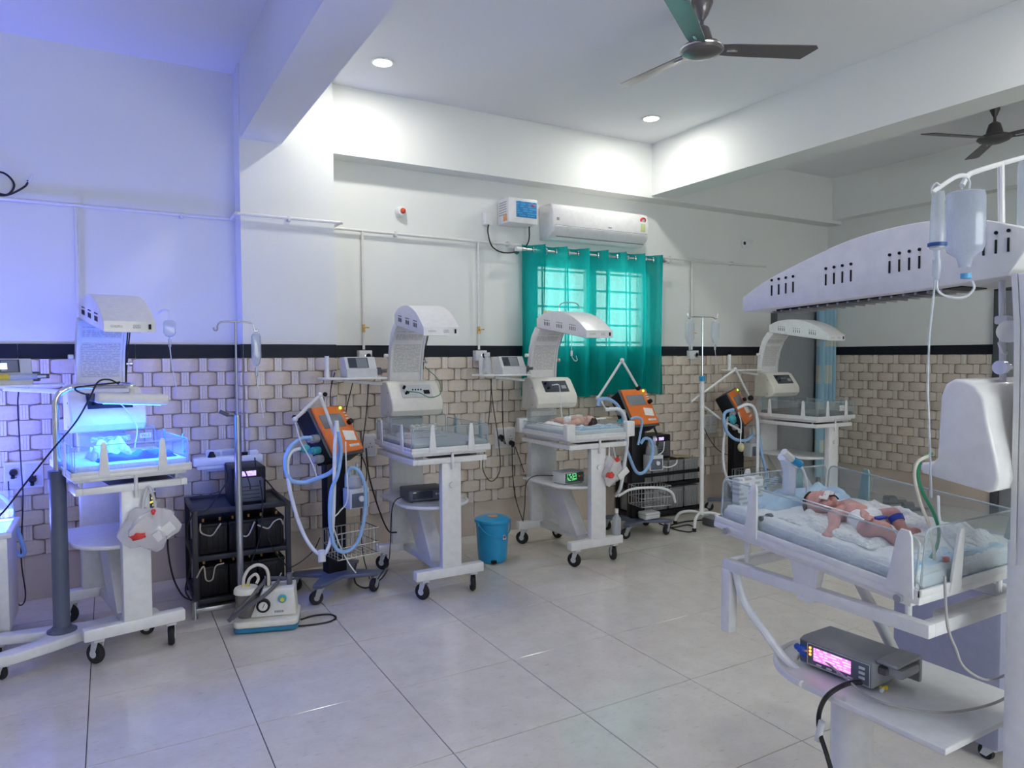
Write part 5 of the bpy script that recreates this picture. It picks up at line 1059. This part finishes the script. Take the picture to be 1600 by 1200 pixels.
part('paper', PAPER, stk, (box, (0, -.001, 0), (.06, .0015, .03), .0005)); text('lettering', 'W-1', REDP, .026, T(0, -.0022, 0) @ Matrix.Rotation(R(90), 4, 'X'), stk)
LBL2 = part('maker_plate', LABELP, W2, (box, (.08, .2235, .075), (.20, .002, .04)), xf=X2)
part('maker_plate', LABELP, W1, (box, (.02, .2235, .10), (.20, .002, .03)), xf=X1)
part('tray_note', LABELP, W4, (box, (.10, -.41, .08), (.10, .002, .05)), xf=X4)
for W_, pts in ((W2, ((-.07, .135, 1.26), (.0, .10, 1.25), (.08, .105, 1.215), (.16, .11, 1.24), (.185, .20, 1.33), (.14, .33, 1.42))), (W3, ((-.04, .145, 1.27), (.0, .11, 1.27), (.0, .09, 1.18), (-.01, .06, 1.06), (-.02, .02, .99))), (W1, ((-.02, .14, 1.25), (.05, .10, 1.24), (.12, .07, 1.12), (.10, .03, 1.0)))):
    part('sensor_lead', GREEN if W_ is W2 else WHITEH, W_, (tube, pts, .003, 6))
part('drip_hook', GREEN, W2, (cyl, (.14, .335, 1.415), (.14, .335, 1.44), .012)) if False else None

# ------------------------------------------------------------------ things on and around the near warmer
ox = thing('pulse_oximeter', 'grey pulse oximeter with glowing pink display on near shelf', 'monitor', (1.885, 1.285, .563), R(-90+4))
# local: x along the front, -y out of the front (towards the viewer's left)
part('case', GREY, ox, (prism, [(-.075, 0), (.075, 0), (.078, .075), (-.060, .078), (-.078, .07)], -.115, .115, 'x', .008))
fp = part('front_panel', SLATE, ox, (box, (0, -.0785, .036), (.218, .006, .062), .003)); part('display', SCR_PINK, fp, (box, (-.005, -.0825, .040), (.115, .003, .038), .001))
part('front_frame', GREYW, fp, *[(box, c, s) for c, s in (((.012, -.0815, .067), (.19, .002, .0015)), ((.012, -.0815, .006), (.19, .002, .0015)), ((.107, -.0815, .036), (.0015, .002, .062)), ((-.083, -.0815, .036), (.0015, .002, .062)))])
part('led', mat('amber_led', (.9, .4, .05), .4, emit=(1, .35, .05), es=3), fp, *[(ball, (-.074, -.082, .055-.010*k), .0038, 8) for k in range(3)])
part('button', GREYW, fp, *[(box, (.085, -.0825, .052-.014*k), (.017, .004, .007), .001) for k in range(3)], *[(box, (-.045+.032*k, -.0825, .012), (.016, .004, .005), .001) for k in range(4)])
part('probe_plug', mat('blue_plug', (.02, .10, .55), .4), ox, (cyl, (-.098, -.08, .045), (-.098, -.10, .045), .009), (ball, (-.108, -.095, .050), .010, 8), (box, (-.098, -.082, .038), (.02, .006, .035), .002))
part('carry_grip', GREY, ox, (box, (.145, .01, .05), (.06, .10, .03), .010)); part('grip_recess', DGREY, ox, (box, (.123, -.01, .05), (.03, .09, .022), .006)); part('side_cover', GREY, ox, (box, (.145, .06, .045), (.062, .016, .072), .005), (box, (.145, 0, .079), (.06, .13, .010), .004))
worldtube('power_cord', CABLE, ox, [atz(u, v, z) for u, v, z in ((1350, 1066, .572), (1325, 1068, .575), (1295, 1085, .56), (1281, 1110, .50), (1280, 1140, .45), (1292, 1180, .40), (1305, 1225, .34))], .0065, 8)
part('cord_joint', GREYW, ox, (cyl, (0, 0, -.03), (0, 0, .03), .009), xf=(T(*ox.location) @ Matrix.Rotation(ox.rotation_euler.z, 4, 'Z')).inverted() @ T(*atz(1281, 1142, .45)) @ Matrix.Rotation(R(12), 4, 'X'))
worldtube('probe_cable', mat('cream_probe_cable', (.62, .58, .52), .5), ox, [atz(u, v, z) for u, v, z in ((1258, 1010, .60), (1248, 1025, .57), (1240, 1040, .555))], .005)
worldtube('probe_cable', mat('grey_probe_cable', (.42, .41, .40), .5), ox, [atz(u, v, z) for u, v, z in ((1256, 1016, .605), (1275, 1022, .60), (1310, 1050, .585), (1360, 1090, .567), (1420, 1108, .566), (1480, 1113, .566), (1540, 1103, .566), (1580, 1085, .60), (1620, 1050, .66))], .0035)
sc_ = thing('stopcock', 'tiny yellow stopcock lying beside the pink-lit oximeter', 'stopcock', atz(1381, 1078, .560)); part('body', YELLOW, sc_, (cyl, (-.012, 0, .006), (.012, 0, .006), .005), (cyl, (0, -.01, .006), (0, .01, .006), .004)); part('cap', WHITE, sc_, (cyl, (-.012, -.004, .006), (-.024, -.008, .006), .005))
# drip pole on the near warmer
YD = .90
def l5(p): return wm(W5).inverted() @ Vector(p)
dp = part('drip_pole', WHITE, W5, (tube, [l5(aty(1567, 610, YD)), l5(aty(1564, 255, YD))], .0075, 10, 1, False, True))
part('pole_hooks', WHITE, dp, (tube, [l5(aty(u, v, YD)) for u, v in ((1610, 243), (1564, 256), (1520, 270), (1510, 278), (1503, 290))], .006, 8), (tube, [l5(aty(u, v, YD)) for u, v in ((1514, 275), (1495, 276), (1462, 297), (1458, 301))], .005, 8))
part('pole_clamp', WHITE, dp, (cyl, l5(aty(1577, 518, YD-.02)), l5(aty(1577, 518, YD-.05)), .026, None, 24), (box, l5(aty(1568, 500, YD)), (.03, .03, .02), .004), (tube, [l5(aty(u, v, YD-.02)) for u, v in ((1562, 535), (1566, 548), (1572, 552))], .005, 8))
part('instruction_board', PAPER, W5, (box, (-.0, .39, 1.45), (.20, .006, .30), .002))
bgt = thing('saline_bottle', 'large clear saline bottle hanging upside down from the near drip pole', 'drip bottle', aty(1506, 290, YD))
o_ = bgt.location
sc = (aty(1506, 290, YD)-aty(1506, 390, YD)).length/100
bgt.rotation_euler = (0, 0, -R(60))
def s5(du, dv, dy=0.): return Vector((du*sc, dy, -dv*sc))
part('bottle', FLUID, bgt, (lathe, [(0, 0), (.020, 0), (.028, -.004), (.030, -.02), (.030, -.125), (.026, -.140), (.012, -.155), (.009, -.175), (0, -.175)], 24, T(*s5(3, 8)) @ Matrix.Diagonal((1.35, .8, 1, 1))))
part('bottle_cap', mat('blue_cap', (.12, .45, .75), .4), bgt, (cyl, s5(5, 138), s5(5, 146), .011)); part('hanger', WHITEH, bgt, (tube, [s5(-2, 12), s5(-3, -4), s5(3, -12), s5(8, -4), s5(6, 12)], .002, 6))
bur = thing('drip_burette', 'clear tapered burette with dark blue ring beside the saline bottle', 'burette', aty(1466, 300, YD)); bur.rotation_euler = bgt.rotation_euler
part('chamber', BAGM, bur, (lathe, [(0, 0), (.0125, 0), (.0135, -.01), (.0165, -.115), (.016, -.125), (.007, -.130), (.006, -.155), (0, -.155)], 20)); part('blue_ring', mat('navy_ring', (.03, .09, .30), .4), bur, (lathe, [(.017, -.112), (.0195, -.113), (.0195, -.120), (.017, -.121)], 24)); part('drip_tip', BAGM, bur, (lathe, [(0, -.15), (.009, -.15), (.009, -.185), (.004, -.195), (0, -.195)], 16))
part('hanger', WHITEH, bur, (tube, [(-.012, 0, -.002), (-.012, 0, .012), (-.004, 0, .02), (.004, 0, .012)], .002, 6)); part('link_tube', WHITEH, bur, (tube, [s5(0, 135), s5(2, 150), s5(15, 160), s5(35, 162), s5(48, 150), s5(46, 138)], .0026, 6)); part('drip_line', BAGM, bur, (tube, [s5(-2, 128), s5(-4, 165), s5(-8, 220), s5(-9, 300), s5(-7, 340), s5(-3, 440), s5(-2, 470)], .0024, 8))
bg2 = thing('drip_pouch', 'clear drip pouch cut by the right picture edge', 'drip bag', aty(1606, 250, YD)); part('pouch', BAGM, bg2, (prism, [(-.020, 0), (.03, 0), (.04, -.02), (.04, -.17), (.02, -.20), (-.01, -.20), (-.024, -.17), (-.026, -.02)], -.014, .014, 'y', .008)); part('port', BAGM, bg2, (cyl, (0, 0, -.19), (0, 0, -.23), .006))
# tubes by the near control box
def loose(name, label, m, pts, r, cat='tube'):
    t = thing(name, label, cat, pts[0]); worldtube('line', m, t, pts, r); return t
loose('green_tube', 'green oxygen tube curving down onto the near bed', GREEN, [aty(u, v, y) for u, v, y in ((1456, 708, .97), (1440, 718, .98), (1434, 738, .99), (1441, 768, 1.0), (1458, 800, 1.0), (1467, 830, 1.0), (1462, 858, 1.0), (1446, 880, 1.02), (1430, 893, 1.04))], .0042)
loose('cream_tube', 'cream tube beside the green oxygen tube on the near bed', mat('cream_tubing', (.66, .62, .52), .45), [aty(u, v, y) for u, v, y in ((1452, 712, .97), (1434, 722, .98), (1429, 745, .99), (1438, 785, 1.0), (1453, 825, 1.0), (1460, 870, 1.0), (1457, 895, 1.0))], .0040)
loose('white_line', 'thin white line hanging from the near control box', WHITEH, [aty(u, v, y) for u, v, y in ((1466, 775, .96), (1468, 810, .97), (1476, 840, .98), (1490, 858, .98), (1500, 866, .98))], .003)
loose('hanging_line', 'thin grey line hanging below the near tray corner', mat('grey_probe_cable', (.42, .41, .40), .5), [aty(u, v, .87) for u, v in ((1476, 900), (1478, 950), (1482, 985), (1494, 1015), (1506, 1042), (1540, 1062), (1575, 1052), (1610, 1025))], .003)
rc = thing('tube_clip', 'small red and blue tube clip on the near bed', 'clip', aty(1478, 874, .98)); part('red_clip', REDP, rc, (box, (0, 0, 0), (.016, .012, .014), .003)); part('blue_tab', mat('tab_blue', (.16, .38, .70), .5), rc, (box, (-.002, -.0, -.042), (.018, .006, .055), .002))
loose('breathing_tube', 'corrugated white and blue breathing tube at the near baby head end', mat('pale_lilac_hose', (.66, .72, .88), .4), [aty(u, v, 1.50) for u, v in ((1224, 712), (1229, 720), (1233, 740), (1232, 775), (1231, 800))], .020)
bc = thing('tube_connector', 'bright blue connector on the breathing tube', 'connector', aty(1243, 721, 1.48)); part('sleeve', BUCKET, bc, (cyl, (-.016, 0, .008), (.016, -.006, -.010), .012)); part('elbow', WHITE, bc, (cyl, (-.055, 0, .035), (-.012, 0, .006), .011)); part('thin_tube', WHITEH, bc, (tube, [(.014, 0, -.008), (.04, 0, -.035), (.055, 0, -.08), (.055, 0, -.12)], .004))
pk = thing('paper_pack', 'printed white paper pack standing in the far corner of near bed', 'pack', on5(.17, -.375, .0).translation, R(0)); part('pack', mk_print('pack_print', (.72, .74, .76), (.45, .47, .50), 6, .5, cols=7), pk, (box, (0, 0, .05), (.11, .03, .09), .004))
part('end_plate', LABELP, W5, (box, (.10, -.4125, .10), (.22, .002, .03)), xf=X5)
part('panel_screw', DGREY, W5, (cyl, (.25, -.255, .045), (.205, -.255, .045), .008), (cyl, (.22, -.255, .045), (.205, -.255, .045), .012), xf=X5)

# grey-blue cart behind, slippers, bottle
ct = thing('storage_cart', 'grey-blue plastic storage cart standing behind the near warmer', 'cart', (2.75, 1.66, 0), R(-4)); LIL = mat('grey_blue_plastic', (.30, .31, .42), .5)
part('body', LIL, ct, (box, (.28, -.18, .37), (.56, .42, .62), .02)); part('lid', LIL, ct, (prism, [(-.02, .66), (.58, .66), (.58, .70), (.55, .73), (.05, .73), (-.02, .70)], -.40, .04, 'y', .01)); part('lid_seam', BLACK, ct, (box, (.28, -.18, .672), (.575, .435, .008))); part('front_pocket', LIL, ct, (box, (.28, -.395, .36), (.40, .02, .36), .008)); cast(ct, [(.05, -.34, 0), (.5, -.34, .3), (.05, -.03, .2), (.5, -.03, .5)], r=.028, ztop=.065, w=.02)
cs = thing('cart_tray', 'white and blue folded pack on the grey-blue cart lid', 'pack', (2.98, 1.50, .732), R(10)); part('pack', PAPER, cs, (box, (0, 0, .012), (.30, .20, .022), .004)); part('band', mat('tab_blue', (.16, .38, .70), .5), cs, (box, (.02, 0, .013), (.06, .204, .024), .004))
SLIP = mat('grey_slipper', (.15, .15, .16), .8)
def slipper(p, rz, label):
    t = thing('slipper', label, 'slipper', p, rz, 'pair of grey slippers'); sole = [(.045*math.cos(a)*(1.15 if math.sin(a) > 0 else .85), .13*math.sin(a)) for a in [2*PI*k/24 for k in range(24)]]
    part('sole', SLIP, t, (prism, sole, .003, .028, 'z', .006)); part('strap', SLIP, t, (prism, [(-.05, .026), (-.047, .06), (-.02, .078), (.02, .078), (.047, .06), (.05, .026), (.042, .026), (.038, .055), (.016, .068), (-.016, .068), (-.038, .055), (-.042, .026)], .01, .10, 'y', .003))
slipper(atz(1398, 786), R(70), 'grey slipper on the far floor, nearer the tiled wall'); slipper(atz(1428, 797), R(50), 'grey slipper on the far floor, nearer the camera of the two')
wbt = thing('spray_bottle', 'clear plastic bottle standing on the base of the curtain-side warmer', 'bottle', loc3(W3, .19, -.36, .186)); part('flask', BAGM, wbt, (lathe, [(0, 0), (.03, 0), (.032, .01), (.032, .12), (.014, .145), (.012, .165), (0, .165)], 20)); part('cap', WHITE, wbt, (cyl, (0, 0, .16), (0, 0, .19), .014))
